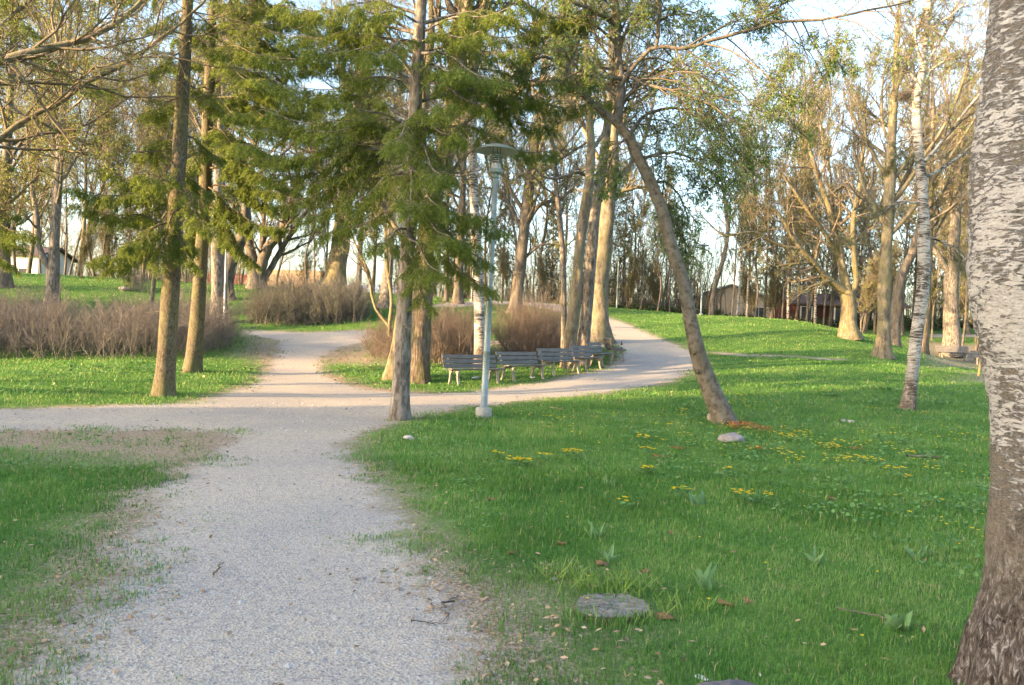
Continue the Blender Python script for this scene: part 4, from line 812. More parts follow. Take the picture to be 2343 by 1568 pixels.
wood('behind the grassy left hill', 'bare trees behind the left hill', [
 ('gold', -60, 46, .95), ('wide', 60, 54, 1.0), ('gold', 175, 50, .95), ('tall', 215, 57, .95), ('wide', 262, 62, 1.0), ('gold', 320, 54, .9), ('fork', 395, 60, 1.0), ('tall', 35, 62, 1.0), ('pole', 290, 49, .8), ('pole', 320, 47, .7),
 ('pole', 235, 50, .9), ('bush', 180, 47, .42), ('fork', 140, 66, 1.0), ('pole', 420, 50, .9), ('tall', 455, 60, .9), ('bush', 420, 56, .8), ('wide', 350, 70, 1.1), ('spruce2', 395, 66, .85), ('spruce', -20, 56, .8), ('pole', 90, 58, 1.0), ('gold', 465, 70, 1.05), ('bush', 250, 58, .8), ('bush', 330, 60, .8), ('spruce2', 290, 72, .8)], 1)
wood('behind the far shrubs', 'trees behind the far shrubs', [
 ('pole', 545, 62, 1.0), ('pole', 700, 56, 1.05), ('pole', 715, 60, 1.1), ('gold', 740, 74, 1.0), ('gold', 850, 64, 1.0), ('pole', 845, 54, 1.0), ('wide', 640, 84, .9), ('gold', 920, 68, 1.0), ('bush', 690, 62, .55), ('bush', 735, 66, .5), ('fork', 520, 76, .85), ('spruce2', 930, 74, .85)], 2)
wood('beyond the middle crest', 'trees beyond the middle crest', [
 ('tall', 985, 60, .95), ('pole', 1075, 58, 1.1), ('gold', 1110, 64, 1.0), ('spruce', 1145, 76, .85), ('wide', 1240, 62, .95), ('tall', 1160, 60, .95), ('gold', 1280, 60, 1.0), ('pole', 1320, 62, 1.0), ('spruce', 1420, 78, .85), ('gold', 1440, 66, .85), ('pole', 1460, 60, 1.0), ('pole', 1500, 58, .9), ('pole', 1530, 62, .9),
 ('bush', 1160, 56, .5), ('bush', 1245, 58, .5), ('bush', 1430, 64, .65), ('bush', 1500, 66, .6), ('spruce2', 1255, 82, .9), ('spruce2', 1050, 80, .8), ('bush', 1070, 66, .6), ('spruce2', 1350, 74, .8), ('bush', 1330, 70, .7), ('wide', 1370, 72, .9)], 3)
wood('in the wood right of the lawn', 'trees of the wood right of the lawn', [
 ('pole', 1670, 56, 1.0), ('birch', 1682, 57, .85), ('birch', 1705, 59, .9), ('pole', 1722, 56, .95), ('spruce', 1745, 70, .8), ('tall', 1755, 62, .95), ('pole', 1785, 57, 1.0), ('birch', 1800, 58, .95), ('tall', 1815, 64, 1.0), ('spruce', 1800, 78, .85), ('birch', 1862, 58, 1.0), ('pole', 1842, 55, .9), ('spruce2', 1850, 74, .9), ('pole', 1880, 57, 1.0), ('tall', 1895, 62, 1.05),
 ('spruce2', 1905, 70, .85), ('tall', 1835, 66, 1.1), ('tall', 1975, 60, 1.1), ('spruce', 1960, 74, .8), ('bush', 1965, 50, .7), ('bush', 1995, 56, .8), ('spruce2', 2010, 66, .85), ('tall', 2062, 58, .95), ('spruce', 2085, 70, .85), ('wide', 2105, 62, 1.2), ('pole', 2130, 54, .9), ('spruce2', 2160, 68, .9), ('wide', 2215, 60, 1.0), ('pole', 2200, 52, .9), ('spruce', 2225, 74, .9), ('tall', 2250, 58, 1.0), ('bush', 2230, 50, .6),
 ('spruce2', 2290, 66, .9), ('tall', 2320, 62, 1.0), ('gold', 2380, 60, 1.0), ('wide', 2450, 56, 1.0), ('bush', 1770, 60, .7), ('bush', 1720, 64, .7), ('fork', 1930, 80, 1.1), ('fork', 2140, 78, 1.1), ('birch', 2185, 64, 1.0), ('bush', 2110, 58, .6), ('bush', 2170, 56, .6)], 4)
# unseen trees added left of the picture to shade the shrubs and lawns
wood('added out of view left of the shrubs', 'trees added out of view left of the shrubs', [
 ('young', -430, 26, 1.0), ('young', -520, 31, 1.1), ('young', -420, 33, .9), ('young', -380, 37, 1.0), ('young', -440, 42, 1.1), ('young', -300, 45, .9), ('young', -620, 27, 1.0), ('pole', -700, 30, .9), ('tall', -560, 40, .9), ('pole', -640, 24, .9)], 5)
for k_, v_ in K.items():
    if not used.get(v_.name): bpy.data.objects.remove(v_)

# far-off wood edge that closes the view between the nearer trees
def treeline():
    rg = np.random.default_rng(77); C, Lf = MB(), MB(); px_ = []
    for a_, b_, n_ in ((-500, 560, 260), (560, 900, 26), (900, 1300, 140), (1300, 1620, 170), (1620, 1700, 6), (1700, 2600, 270)): px_ += list(rg.uniform(a_, b_, n_))
    px_ = np.array(px_); n = len(px_); dep = rg.uniform(76, 100, n); x = (px_ - CX) / F_ * dep; P0 = np.column_stack([x, dep, terr(x, dep) - .2]); h = rg.uniform(3, 13, n) * np.where((px_ > 560) & (px_ < 900), .45, 1)
    D = np.column_stack([rg.normal(0, .09, (n, 2)), np.ones(n)]); P, R = grow(P0, D, h, rg.uniform(.03, .11, n), np.full(n, .015), 8, .05, .02, rg); tubes(C, P, R, 4)
    P2, R2 = spawn(P, R, 14, .12, 1, .6, .2, .30, .45, .5, .014, 6, .10, .06, rg); tubes(C, P2, R2, 3); P3, R3 = spawn(P2, R2, 6, .15, 1, .6, .25, .45, .3, .6, .012, 4, .12, .04, rg); tubes(C, P3, R3, 3)
    tt = rg.uniform(.2, 1, (len(P3), 2)); p, T, _ = sample(P3, R3, tt); leaves(Lf, p.reshape(-1, 3), .11, rg, .5)
    o = C.build('treeline', M_twig, None); tag(o, 'hazy belt of thin leafless trees beyond the park', 'wood', kind='stuff'); f = Lf.build('foliage', M_bud, o, smooth=False); f['kind'] = 'stuff'
    b = MB(); m = 150; q = rg.uniform(0, 1, m); px2 = np.where(rg.random(m) < .45, rg.uniform(1380, 1640, m), np.where(rg.random(m) < .7, rg.uniform(1690, 2400, m), rg.uniform(-100, 500, m))); dep = rg.uniform(62, 74, m); x = (px2 - CX) / F_ * dep; z = terr(x, dep)
    for i in range(m):
        k = 260; u = norm(rg.normal(0, 1, (k, 3))) * np.array([1.1, 1.1, .9]) * rg.uniform(.5, 1, (k, 1)); u[:, 2] = np.abs(u[:, 2]); leaves(b, u * rg.uniform(.7, 1.5) + [x[i], dep[i], z[i]], .22, rg, .5, -.3)
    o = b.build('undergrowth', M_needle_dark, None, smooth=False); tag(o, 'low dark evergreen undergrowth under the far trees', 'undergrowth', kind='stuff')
treeline()
# ------------------------------------------------------------------ shrubs
def shrub(label, poly_px, n, h, seed, mat, buds=True, group=None, ml=None, name='shrub', inner=None, hvar=.45, reps=1, rmin=.004):
    rg = np.random.default_rng(seed); c = at(*np.array(poly_px, float).T); base = c.mean(0); base[2] = gz(base[0], base[1])
    poly = c[:, :2]; mn, mx_ = poly.min(0), poly.max(0); xy = rg.uniform(mn, mx_, (n * 12, 2)); sd = sdist(xy[:, 0], xy[:, 1], poly); ok = sd > 0; xy = xy[ok][:n]; sd = sd[ok][:n]; n = len(xy)
    hh = h * rg.uniform(1 - hvar, 1.05, n) * np.where(rg.random(n) < .06, 1.35, 1) * np.clip(.72 + sd * .4, .7, 1) * (.8 + .4 * vnoise(xy[:, 0], xy[:, 1], .6)); P0 = np.column_stack([xy, terr(xy[:, 0], xy[:, 1]) - .03])
    D = np.column_stack([rg.normal(0, .42, (n, 2)), np.ones(n)])
    P, R = grow(P0, D, hh, rg.uniform(.007, .013, n), np.full(n, rmin), 7, .10, .02, rg)
    S_, C, Lf = MB(), MB(), MB(); tubes(S_, P, R, 4)
    P2, R2 = spawn(P, R, 7, .18, .98, .55, .2, .42, .35, .6, rmin * .9, 5, .12, .04, rg); tubes(C, P2, R2, 3)
    P3, R3 = spawn(P2, R2, 4, .2, 1, .55, .2, .5, .3, .7, rmin * .8, 4, .12, .03, rg); tubes(C, P3, R3, 3)
    root = empty(name, base, 0, label, 'shrub', group); S_.build('stems', mat, root, origin=base); c_ = C.build('twigs', mat, root, origin=base)
    if buds:
        tt = rg.uniform(.2, 1, (len(P3), 1)); p, T, _ = sample(P3, R3, tt); p = p.reshape(-1, 3); k = rg.random(len(p)) < buds; leaves(Lf, p[k], .035, rg, .5); Lf.build('foliage', ml or M_bud, c_, smooth=False, origin=base)
    return root
G_S = 'leafless ornamental shrubs beside the paths'
shrub('wide leafless grey-brown shrub bed filling the left edge behind the front lawn', [(-260,822),(0,822),(190,825),(200,790),(180,762),(0,760),(-260,762)], 950, 1.95, 201, M_stem, .10, G_S)
shrub('leafless brown shrub mass behind the two spruce trunks left of the path', [(205,826),(330,822),(470,815),(525,800),(540,782),(480,770),(330,762),(205,765)], 950, 1.85, 202, M_stem, .10, G_S)
shrub('rounded dark shrub mass on the rise behind the far left path', [(560,742),(640,746),(740,746),(830,738),(845,725),(800,716),(700,714),(600,716)], 1000, 1.9, 203, M_stem, 1.0, G_S, ml=M_leaf)
shrub('reddish twiggy shrub between the pale spruce trunk and the white birch', [(955,834),(1030,838),(1085,836),(1080,808),(1010,803),(955,808)], 480, 2.0, 204, M_stem_red, .12, G_S)
shrub('reddish low shrub left of the mossy trunk by the crossing', [(845,818),(875,828),(925,830),(930,812),(890,800),(850,804)], 170, 1.35, 205, M_stem_red, .12, G_S)
shrub('rounded reddish shrub between the white birch and the tan twin trunks', [(1145,820),(1210,832),(1285,830),(1292,802),(1235,797),(1150,800)], 440, 2.0, 206, M_stem_red, .15, G_S)
shrub('small bare bush with dark base on the grassy left hill', [(285,668),(330,670),(340,660),(300,658)], 60, 1.4, 207, M_stem, .05, 'bushes on the left hill')

# ------------------------------------------------------------------ generic solids
def box(mb, c, s, rot=None, bev=0.0, att=None):
    c = np.array(c, float); s = np.array(s, float) / 2
    if bev <= 0:
        v = np.array([[x, y, z] for x in (-1, 1) for y in (-1, 1) for z in (-1, 1)], float) * s; q = [(0, 1, 3, 2), (4, 6, 7, 5), (0, 4, 5, 1), (2, 3, 7, 6), (0, 2, 6, 4), (1, 5, 7, 3)]
        if rot is not None: v = v @ np.array(rot).T
        mb.add(v + c, q, att=att); return
    b = min(bev, s.min() * .45); V = []
    for ax in range(3):
        for sg in (-1, 1):
            o_ = [i for i in range(3) if i != ax]
            for u, w_ in ((-1, -1), (1, -1), (1, 1), (-1, 1)):
                p = [0, 0, 0]; p[ax] = sg * s[ax]; p[o_[0]] = u * (s[o_[0]] - b); p[o_[1]] = w_ * (s[o_[1]] - b); V.append(p)
    V = np.array(V, float); bm_ = __import__('bmesh').new()
    for p in V: bm_.verts.new(p)
    __import__('bmesh').ops.convex_hull(bm_, input=list(bm_.verts)); bm_.verts.ensure_lookup_table(); bm_.verts.index_update()
    vv = np.array([v.co[:] for v in bm_.verts]); tt = []
    for f in bm_.faces:
        ix = [v.index for v in f.verts]
        for i in range(1, len(ix) - 1): tt.append((ix[0], ix[i], ix[i + 1]))
    bm_.free()
    if rot is not None: vv = vv @ np.array(rot).T
    mb.add(vv + c, None, tt, att=att)
def lathe(mb, prof, k=28, c=(0, 0, 0), att=None):
    prof = np.array(prof, float); a_ = np.arange(k) * 2 * PI / k; n = len(prof)
    V = np.stack([prof[:, :1] * np.cos(a_), prof[:, :1] * np.sin(a_), np.repeat(prof[:, 1:], k, 1)], -1).reshape(-1, 3) + np.array(c)
    i, j = np.meshgrid(np.arange(n - 1), np.arange(k), indexing='ij'); j2 = (j + 1) % k
    mb.add(V, np.stack([i * k + j, i * k + j2, (i + 1) * k + j2, (i + 1) * k + j], -1).reshape(-1, 4), att=att)
def prism(mb, poly, x0, x1, f=lambda x, y, z: (x, y, z)):
    """poly in (y,z), extruded along x; triangulated by bmesh"""
    from mathutils.geometry import tessellate_polygon
    n = len(poly); T_ = [tuple(t3) for t3 in tessellate_polygon([[Vector((a, b, 0)) for a, b in poly]])]
    V = np.array([[x0, a, b] for a, b in poly] + [[x1, a, b] for a, b in poly]); q = [(i, (i + 1) % n, n + (i + 1) % n, n + i) for i in range(n)]
    mb.add(V, q, T_ + [(a + n, c + n, b + n) for a, b, c in T_])
def build_flat(mb, name, mat, parent, smooth=False): return mb.build(name, mat, parent, smooth=smooth)

# ------------------------------------------------------------------ benches
M_wood = plain('weathered_slats', (.195, .185, .175), .8, 0, .45, 3, .5, .01, (1.5, 22, 22), dark=(.09, .085, .08))
M_endgrain = plain('bench_support_concrete', (.31, .275, .225), .85, 0, .3, 6, .4, .01)
M_mossy = plain('mossy_slats', (.15, .15, .06), .9, 0, .5, 5, .4)
def make_bench():
    root = empty('park_bench', (0, 0, 0)); root['category'] = 'bench'; L = 1.8
    # local: x along the bench, -y is the front (sitter faces -y), z up
    for i, (z, y) in enumerate(((.51, .175), (.635, .215), (.76, .26))):
        b = MB(); th = math.radians(-15); rt = [[1, 0, 0], [0, math.cos(th), -math.sin(th)], [0, math.sin(th), math.cos(th)]]
        box(b, (0, y, z), (L, .035, .108), rt, .006); build_flat(b, 'back_slat', M_wood, root)
    for y in (-.19, -.06, .07):
        b = MB(); box(b, (0, y, .425 + .02 * (y < -.1)), (L, .115, .035), None, .006); build_flat(b, 'seat_slat', M_wood, root)
    prof = [(-.30,0),(-.255,.09),(-.225,.20),(-.225,.31),(-.25,.375),(-.25,.408),(.13,.403),(.17,.44),(.22,.56),(.30,.80),(.335,.80),(.27,.54),(.225,.42),(.20,.36),(.185,.28),(.19,.18),(.215,.08),(.25,0),(.20,0),(.165,.08),(.14,.18),(.13,.27),(.10,.33),(.05,.36),(-.08,.36),(-.14,.335),(-.17,.28),(-.18,.20),(-.20,.10),(-.25,0)]
    for s_ in (-1, 1):
        b = MB(); x = s_ * .66; prism(b, prof, x - .032, x + .032); build_flat(b, 'side_support', M_endgrain, root)
    return root
bench = make_bench()
G_B = 'grey slatted benches in a curved row along the path'
th_ = [38, 49, 50, 63.5, 70]
lab = ['nearest bench of the curved row, left of the lamp post, seen from the front',
       'second bench of the curved row, just right of the lamp post', 'middle bench of the curved row, in front of the tan twin trunks',
       'fourth bench of the curved row, strongly foreshortened, right of the twin trunks', 'fifth bench of the curved row, half hidden and next to the bottle bench']
spots = []
for t_, p in zip(th_, [(-1.72, 20.9), (-.25, 22.08), (.95, 23.5), (2.1, 25.0), (2.85, 26.75)]):
    a_ = math.radians(t_); spots.append((p[0] + .9 * math.cos(a_), p[1] + .9 * math.sin(a_), a_))
first = True
for (x, y, a_), lb in zip(spots, lab):
    o = bench if first else copy_tree(bench); first = False
    o.location = (x, y, gz(x, y) - .01); o.rotation_euler = (0, 0, a_); o['label'] = lb; o['group'] = G_B
o = copy_tree(bench); bx, by = 3.85, 29.35; o.location = (bx, by, gz(bx, by) - .01); o.rotation_euler = (0, 0, math.radians(93)); o['label'] = 'last bench of the curved row, seen end-on with a brown bottle on its seat'; o['group'] = G_B
BOT = Vector((bx, by, gz(bx, by) - .01)) + Matrix.Rotation(math.radians(93), 3, 'Z') @ Vector((-.5, -.18, .465))
# two benches far on the right
for (px_, dep_, an, lb) in ((2180, 45.5, -10, 'distant bench right of the slim birch with pale seat legs'), (2262, 44.8, -12, 'distant bench partly hidden by the yellow wooden stake')):
    o = copy_tree(bench); x = (px_ - CX) / F_ * dep_; o.location = (x, dep_, gz(x, dep_) - .01); o.rotation_euler = (0, 0, math.radians(an)); o['label'] = lb; o['group'] = 'distant benches at the right'
    for ch in o.children:
        if ch.name.startswith('back_slat') and 'stake' in lb: pass
# bottle
M_glass_b = plain('brown_glass', (.10, .03, .01), .15, 0, .2, 3, 0); M_paper = plain('paper', (.75, .73, .70), .7, 0, .15, 5, .2)
bt = empty('bottle', BOT, 0, 'brown glass bottle standing on the seat of the last bench', 'bottle')
b = MB(); lathe(b, [(0, 0), (.032, 0), (.034, .01), (.034, .14), (.026, .175), (.014, .20), (.013, .245), (.015, .25), (0, .25)], 16); b.build('body', M_glass_b, bt)
b = MB(); lathe(b, [(.0348, .045), (.0352, .05), (.0352, .11), (.0348, .115)], 16); b.build('paper_label', M_paper, bt)
def crumple(name, label, px_, py_, size, mat, seed, cat, sq=.5):
    rg = np.random.default_rng(seed); q = at(px_, py_)[0]; b = MB(); a_ = np.arange(9) * 2 * PI / 9
    V = [[math.cos(t) * size * rg.uniform(.6, 1.2), math.sin(t) * size * rg.uniform(.5, 1.1), rg.uniform(.0, sq) * size] for t in a_]; V.append([0, 0, size * sq * .9]); V.append([0, 0, -.01])
    b.add(np.array(V), None, [(i, (i + 1) % 9, 9) for i in range(9)] + [((i + 1) % 9, i, 10) for i in range(9)]); o = b.build(name, mat, None, smooth=False); o.location = q; o.rotation_euler = (0, 0, rg.uniform(0, 3)); return tag(o, label, cat)
crumple('food_wrapper', 'crumpled white paper wrapper with red print on grass under the nearest bench', 1089, 868, .17, M_paper, 1, 'litter')
M_red = plain('red_print', (.55, .10, .04), .6, 0, .2, 5, 0); q = at(1089, 870)[0]; 
crumple('paper_scrap', 'small pale paper scrap beneath the second bench', 1217, 866, .12, M_paper, 2, 'litter')
crumple('paper_scrap', 'small white paper scrap on the grass beside the bottom stone', 1604, 1553, .045, M_paper, 3, 'litter', .25)

# ------------------------------------------------------------------ lamp posts
M_galv = plain('galvanised_steel', (.30, .35, .36), .5, .35, .22, 9, .08, .004); M_lampgreen = plain('lamp_head_paint', (.33, .38, .36), .45, .1, .15, 6, .05)
M_conc = plain('cast_concrete', (.40, .38, .35), .9, 0, .25, 14, .5, .01); M_dark = plain('dark_metal', (.03, .03, .03), .5, 0, .3, 5, 0); M_orange = plain('lamp_socket_orange', (.65, .09, .02), .5, 0, .2, 4, 0); M_frost = plain('frosted_glass', (.62, .62, .62), .35, 0, .06, 4, 0)
def make_lamp():
    r = empty('lamp_post', (0, 0, 0)); r['category'] = 'lamp post'
    b = MB(); lathe(b, [(0, .17), (.085, .17), (.120, .165), (.134, .148), (.136, .11), (.138, -.12), (0, -.12)], 32); b.build('base', M_conc, r)
    b = MB(); lathe(b, [(.080, .158), (.080, .168), (.0575, .17), (.057, 1.10), (.060, 1.105), (.060, 1.12), (.056, 1.125), (.055, 1.90), (.058, 1.905), (.058, 1.92), (.047, 1.96), (.044, 4.02)], 24); b.build('pole', M_galv, r)
    h = MB(); lathe(h, [(.044, 4.00), (.058, 4.00), (.060, 4.02), (.060, 4.07), (.052, 4.08)], 24); hd = h.build('lamp_head', M_lampgreen, r)
    b = MB(); lathe(b, [(.05, 4.075), (.112, 4.08), (.116, 4.09), (.116, 4.14), (.108, 4.145), (.05, 4.145)], 28); b.build('collar', M_lampgreen, hd)
    b = MB(); lathe(b, [(.073, 4.146), (.073, 4.245), (.0, 4.245)], 24); b.build('glass', M_frost, hd)
    b = MB(); lathe(b, [(.066, 4.246), (.066, 4.262), (0, 4.262)], 20); b.build('socket', M_orange, hd)
    for z in (4.263, 4.297, 4.329):
        b = MB(); lathe(b, [(.04, z + .014), (.082, z + .012), (.098, z), (.100, z + .003), (.085, z + .02), (.04, z + .022)], 28); b.build('louvre_ring', M_lampgreen, hd)
    b = MB(); lathe(b, [(.07, 4.352), (.122, 4.352), (.126, 4.357), (.110, 4.375), (.090, 4.415), (.0, 4.415)], 28); b.build('cone', M_lampgreen, hd)
    for i in range(3):
        a_ = i * 2.094 + .5; b = MB(); tubes(b, np.array([[[.105 * math.cos(a_), .105 * math.sin(a_), 4.14], [.105 * math.cos(a_), .105 * math.sin(a_), 4.36]]]), np.array([[.006, .006]]), 8); b.build('rod', M_lampgreen, hd)
        a_ += .6; b = MB(); tubes(b, np.array([[[.07 * math.cos(a_), .07 * math.sin(a_), 4.412], [.07 * math.cos(a_), .07 * math.sin(a_), 4.53]]]), np.array([[.0055, .0055]]), 8); b.build('strut', M_dark, hd)
    rr_ = np.linspace(0, .36, 12); top = [(x, 4.565 - .115 * (x / .36) ** 2) for x in rr_]; bot = [(x, 4.553 - .112 * (x / .36) ** 2) for x in rr_[::-1]]
    b = MB(); lathe(b, top + [(.363, 4.448), (.363, 4.442)] + bot, 44); b.build('lamp_shade', M_lampgreen, hd)
    return r
lamp = make_lamp()
for i, (px_, dep_, lb, ln, sc) in enumerate([(1112, 13.9, 'galvanised lamp post with shallow dome shade and round concrete foot, right of the pale spruce', .8, 1.065), (1600, 52, 'distant lamp post showing its dome shade right of the leaning tree', 0, 1.05),
                                        (512, 35.5, 'thin lamp post behind the left shrubs, beside the straight pale grey trunk', -.3, 1.0), (1075, 50, 'far lamp post on the upper path beside the white birch', .2, .8), (1407, 62, 'small far lamp post on the skyline right of the golden ridged trunk', 0, 1.0)]):
    o = lamp if i == 0 else copy_tree(lamp); x = (px_ - CX) / F_ * dep_; o.location = (x, dep_, gz(x, dep_)); o.rotation_euler = (0, math.radians(ln), .4); o.scale = (sc,) * 3; o['label'] = lb; o['group'] = 'lamp posts of the park'

# ------------------------------------------------------------------ rocks, stump, stake
def rock(name, label, px_, py_, s, seed, mat, cat='boulder', rz=0, flat=1.0, sink=.25):
    rg = np.random.default_rng(seed); k, n = 28, 16; th = np.linspace(0.001, PI - .001, n); ph = np.arange(k) * 2 * PI / k; TH, PH = np.meshgrid(th, ph, indexing='ij')
    D = np.stack([np.sin(TH) * np.cos(PH), np.sin(TH) * np.sin(PH), np.cos(TH)], -1); r = np.ones_like(TH)
    for _ in range(9):
        c = norm(rg.normal(0, 1, 3)); dd = (D @ c); cut = rg.uniform(.62, .9); r = np.where(dd > 0, np.minimum(r, cut / np.maximum(dd, 1e-3)), r)
    r += rg.normal(0, .018, r.shape) + .05 * np.sin(4 * PH + 3 * TH + seed); V = D * r[..., None] * np.array(s) / 2
    q = at(px_, py_)[0]; b = MB(); i, j = np.meshgrid(np.arange(n - 1), np.arange(k), indexing='ij'); j2 = (j + 1) % k
    b.add(V.reshape(-1, 3), np.stack([i * k + j, (i + 1) * k + j, (i + 1) * k + j2, i * k + j2], -1).reshape(-1, 4)); o = b.build(name, mat, None, smooth=True); o.location = (q[0], q[1], q[2] + s[2] / 2 - s[2] * sink); o.rotation_euler = (0, 0, rz); return tag(o, label, cat)
M_rock = plain('granite', (.34, .30, .28), .9, 0, .45, 7, .8, .03); M_rock_dark = plain('dark_granite', (.16, .145, .15), .9, 0, .4, 5, .8, .04); M_rock_pale = plain('pale_stone', (.50, .45, .41), .9, 0, .25, 9, .5)
rock('boulder', 'rounded grey stone behind the foot of the leaning tree', 1634, 965, (.30, .26, .26), 1, M_rock, rz=.4)
rock('boulder', 'flat mottled rock in front of the leaning tree', 1675, 1012, (.46, .34, .20), 2, M_rock, rz=.2)
rock('stone', 'small pale stone at the lawn corner below the pale spruce foot', 935, 1006, (.15, .12, .09), 3, M_rock_pale, 'stone')
rock('stone', 'left of two small stones on the lawn before the slim birch', 1929, 966, (.14, .11, .09), 4, M_rock, 'stone')
rock('stone', 'right of two small stones on the lawn before the slim birch', 1946, 969, (.15, .12, .09), 5, M_rock_pale, 'stone')
rock('boulder', 'large dark rounded boulder on the left crest between two trunks', 809, 672, (1.25, .9, 1.0), 6, M_rock_dark)
rock('boulder', 'grey boulder half buried on the right crest, left of the low forking tree', 1908, 748, (1.0, .7, .55), 7, M_rock_dark)
rock('stone', 'reddish stone at the foot of the slope just left of the slim birch', 2088, 812, (.45, .3, .3), 8, plain('red_stone', (.35, .20, .14), .9), 'stone')
rock('boulder', 'large buried rock at the bottom edge of the picture', 1668, 1606, (.36, .28, .10), 9, M_rock_dark, rz=.3, sink=.3)
rock('boulder', 'low mottled rock on the grassy left hill beside the small bare bush', 285, 665, (.7, .5, .3), 10, M_rock)
blades_tuft_late = []
# stump
M_cut = newmat('stump_top')[0]; t = M_cut.node_tree; p_ = [n_ for n_ in t.nodes if n_.type == 'BSDF_PRINCIPLED'][0]
v = coords(t, (3, 26, 3)); n1_ = noise(t, v, 1.2, 6, .7, .6); v2 = coords(t); n2_ = noise(t, v2, 9, 5, .7)
t.links.new(mix(t, ramp(t, n2_.outputs[0], [(.4, (0, 0, 0)), (.7, (.8, .8, .8))]).outputs[0], ramp(t, n1_.outputs[0], [(.36, (.09, .075, .065)), (.5, (.27, .24, .215)), (.64, (.42, .385, .35))]).outputs[0], (.26, .23, .21)), p_.inputs['Base Color']); p_.inputs['Roughness'].default_value = .9; bump(t, p_, n1_.outputs[0], 1.0, .02)
q = at(1398, 1396)[0]; st = empty('tree_stump', q, math.radians(-8), 'low weathered grey tree stump cut flush in the grass by the path', 'tree stump')
rg = np.random.default_rng(5); k = 48; a_ = np.arange(k) * 2 * PI / k; rad = np.array([.20 * (1 + .08 * math.sin(2 * x + .5) + .035 * math.sin(3 * x + 2) + .02 * math.sin(7 * x + 1)) for x in a_]) + rg.normal(0, .003, k)
b = MB(); rings = [(1.12, -.04, 0), (1.06, .01, 0), (1.0, .028, 0)]; V = []
for f, z, _ in rings: V += [[math.cos(x) * r_ * f, math.sin(x) * r_ * 1.08 * f, z + .006 * math.sin(3 * x)] for x, r_ in zip(a_, rad)]
i, j = np.meshgrid(np.arange(2), np.arange(k), indexing='ij'); j2 = (j + 1) % k; b.add(np.array(V), np.stack([i * k + j, i * k + j2, (i + 1) * k + j2, (i + 1) * k + j], -1).reshape(-1, 4)); b.build('bark', M_bark_fiss, st)
b = MB(); V = []; fs = [.998, .8, .55, .3, .08]
for f in fs: V += [[math.cos(x) * r_ * f, math.sin(x) * r_ * 1.08 * f, .0285 + .006 * math.sin(3 * x) * f + rg.normal(0, .004)] for x, r_ in zip(a_, rad)]
V.append([0, 0, .028]); i, j = np.meshgrid(np.arange(4), np.arange(k), indexing='ij'); j2 = (j + 1) % k
b.add(np.array(V), np.stack([i * k + j, i * k + j2, (i + 1) * k + j2, (i + 1) * k + j], -1).reshape(-1, 4), [(4 * k + x, 4 * k + (x + 1) % k, 5 * k) for x in range(k)]); b.build('cut_top', M_cut, st)
G_TS = 'short grass growing over the stump rim'
for i, (x, y, l) in enumerate([(1340,1424,'short green grass overlapping the left front rim of the stump'), (1400,1436,'short green grass overlapping the front rim of the stump'), (1460,1424,'short green grass overlapping the right front rim of the stump')]): blades_tuft_late.append(('grass_tuft', l, x, y, 70, .085, .003, .07, 60 + i, G_TS))
# stake
M_stake = plain('raw_wood_stake', (.50, .33, .14), .8, 0, .3, 4, .2, .01, (8, 8, 1)); q = at(2237, 861)[0]
sk = empty('wooden_stake', q, 0, 'tall yellow wooden tree stake leaning slightly in front of the distant benches', 'stake'); b = MB()
tubes(b, np.array([[[0, 0, -.1], [.14, 0, 1.3], [.25, 0, 2.7]]]), np.array([[.04, .04, .038]]), 8); b.build('post', M_stake, sk); b = MB(); tubes(b, np.array([[[.150, 0, 1.62], [.156, 0, 1.70]]]), np.array([[.05, .05]]), 10); b.build('tie_band', M_dark, sk)

# ------------------------------------------------------------------ plants as things
M_rust = leafmat('rust_leaves', (.28, .10, .03), (.45, .18, .06), (.40, .28, .10), .25); M_lily = leafmat('broad_leaves', (.12, .24, .10), (.20, .34, .14), (.28, .40, .18), .3); M_tuft = leafmat('pale_grass', (.13, .25, .04), (.24, .36, .08), (.34, .42, .12), .4)
def patch(name, label, spots_px, n, size, spread, mat, cat, h=.1, group=None, seed=0):
    rg = np.random.default_rng(seed); b = MB(); c = at(*np.array(spots_px, float).T)
    for q in c: rosettes(b, q[0], q[1], n, spread, size, rg, h)
    base = c.mean(0); o = b.build(name, mat, None, origin=base); o.location = base; return tag(o, label, cat, group)
patch('ground_cover_plant', 'rust-red ground cover creeping round the foot of the leaning tree', [(1690,985),(1710,984),(1730,988),(1675,982),(1745,990),(1700,980)], 70, .035, .09, M_rust, 'plant', .12, seed=1)
G_RU = 'small rust-red plants in the right lawn'
for i, (x, y, l) in enumerate([(1545,1030,'rust-red sprig patch on the lawn left of the flat mottled rock'), (1500,1050,'low rust-red sprig patch nearest the middle flower clump'), (1720,1030,'rust-red sprig patch just below the flat mottled rock'), (1950,1030,'rust-red sprig patch among the dense flowers to the right')]): patch('rust_plant', l, [(x, y), (x + 14, y + 2)], 22, .03, .05, M_rust, 'plant', .05, G_RU, 2 + i)
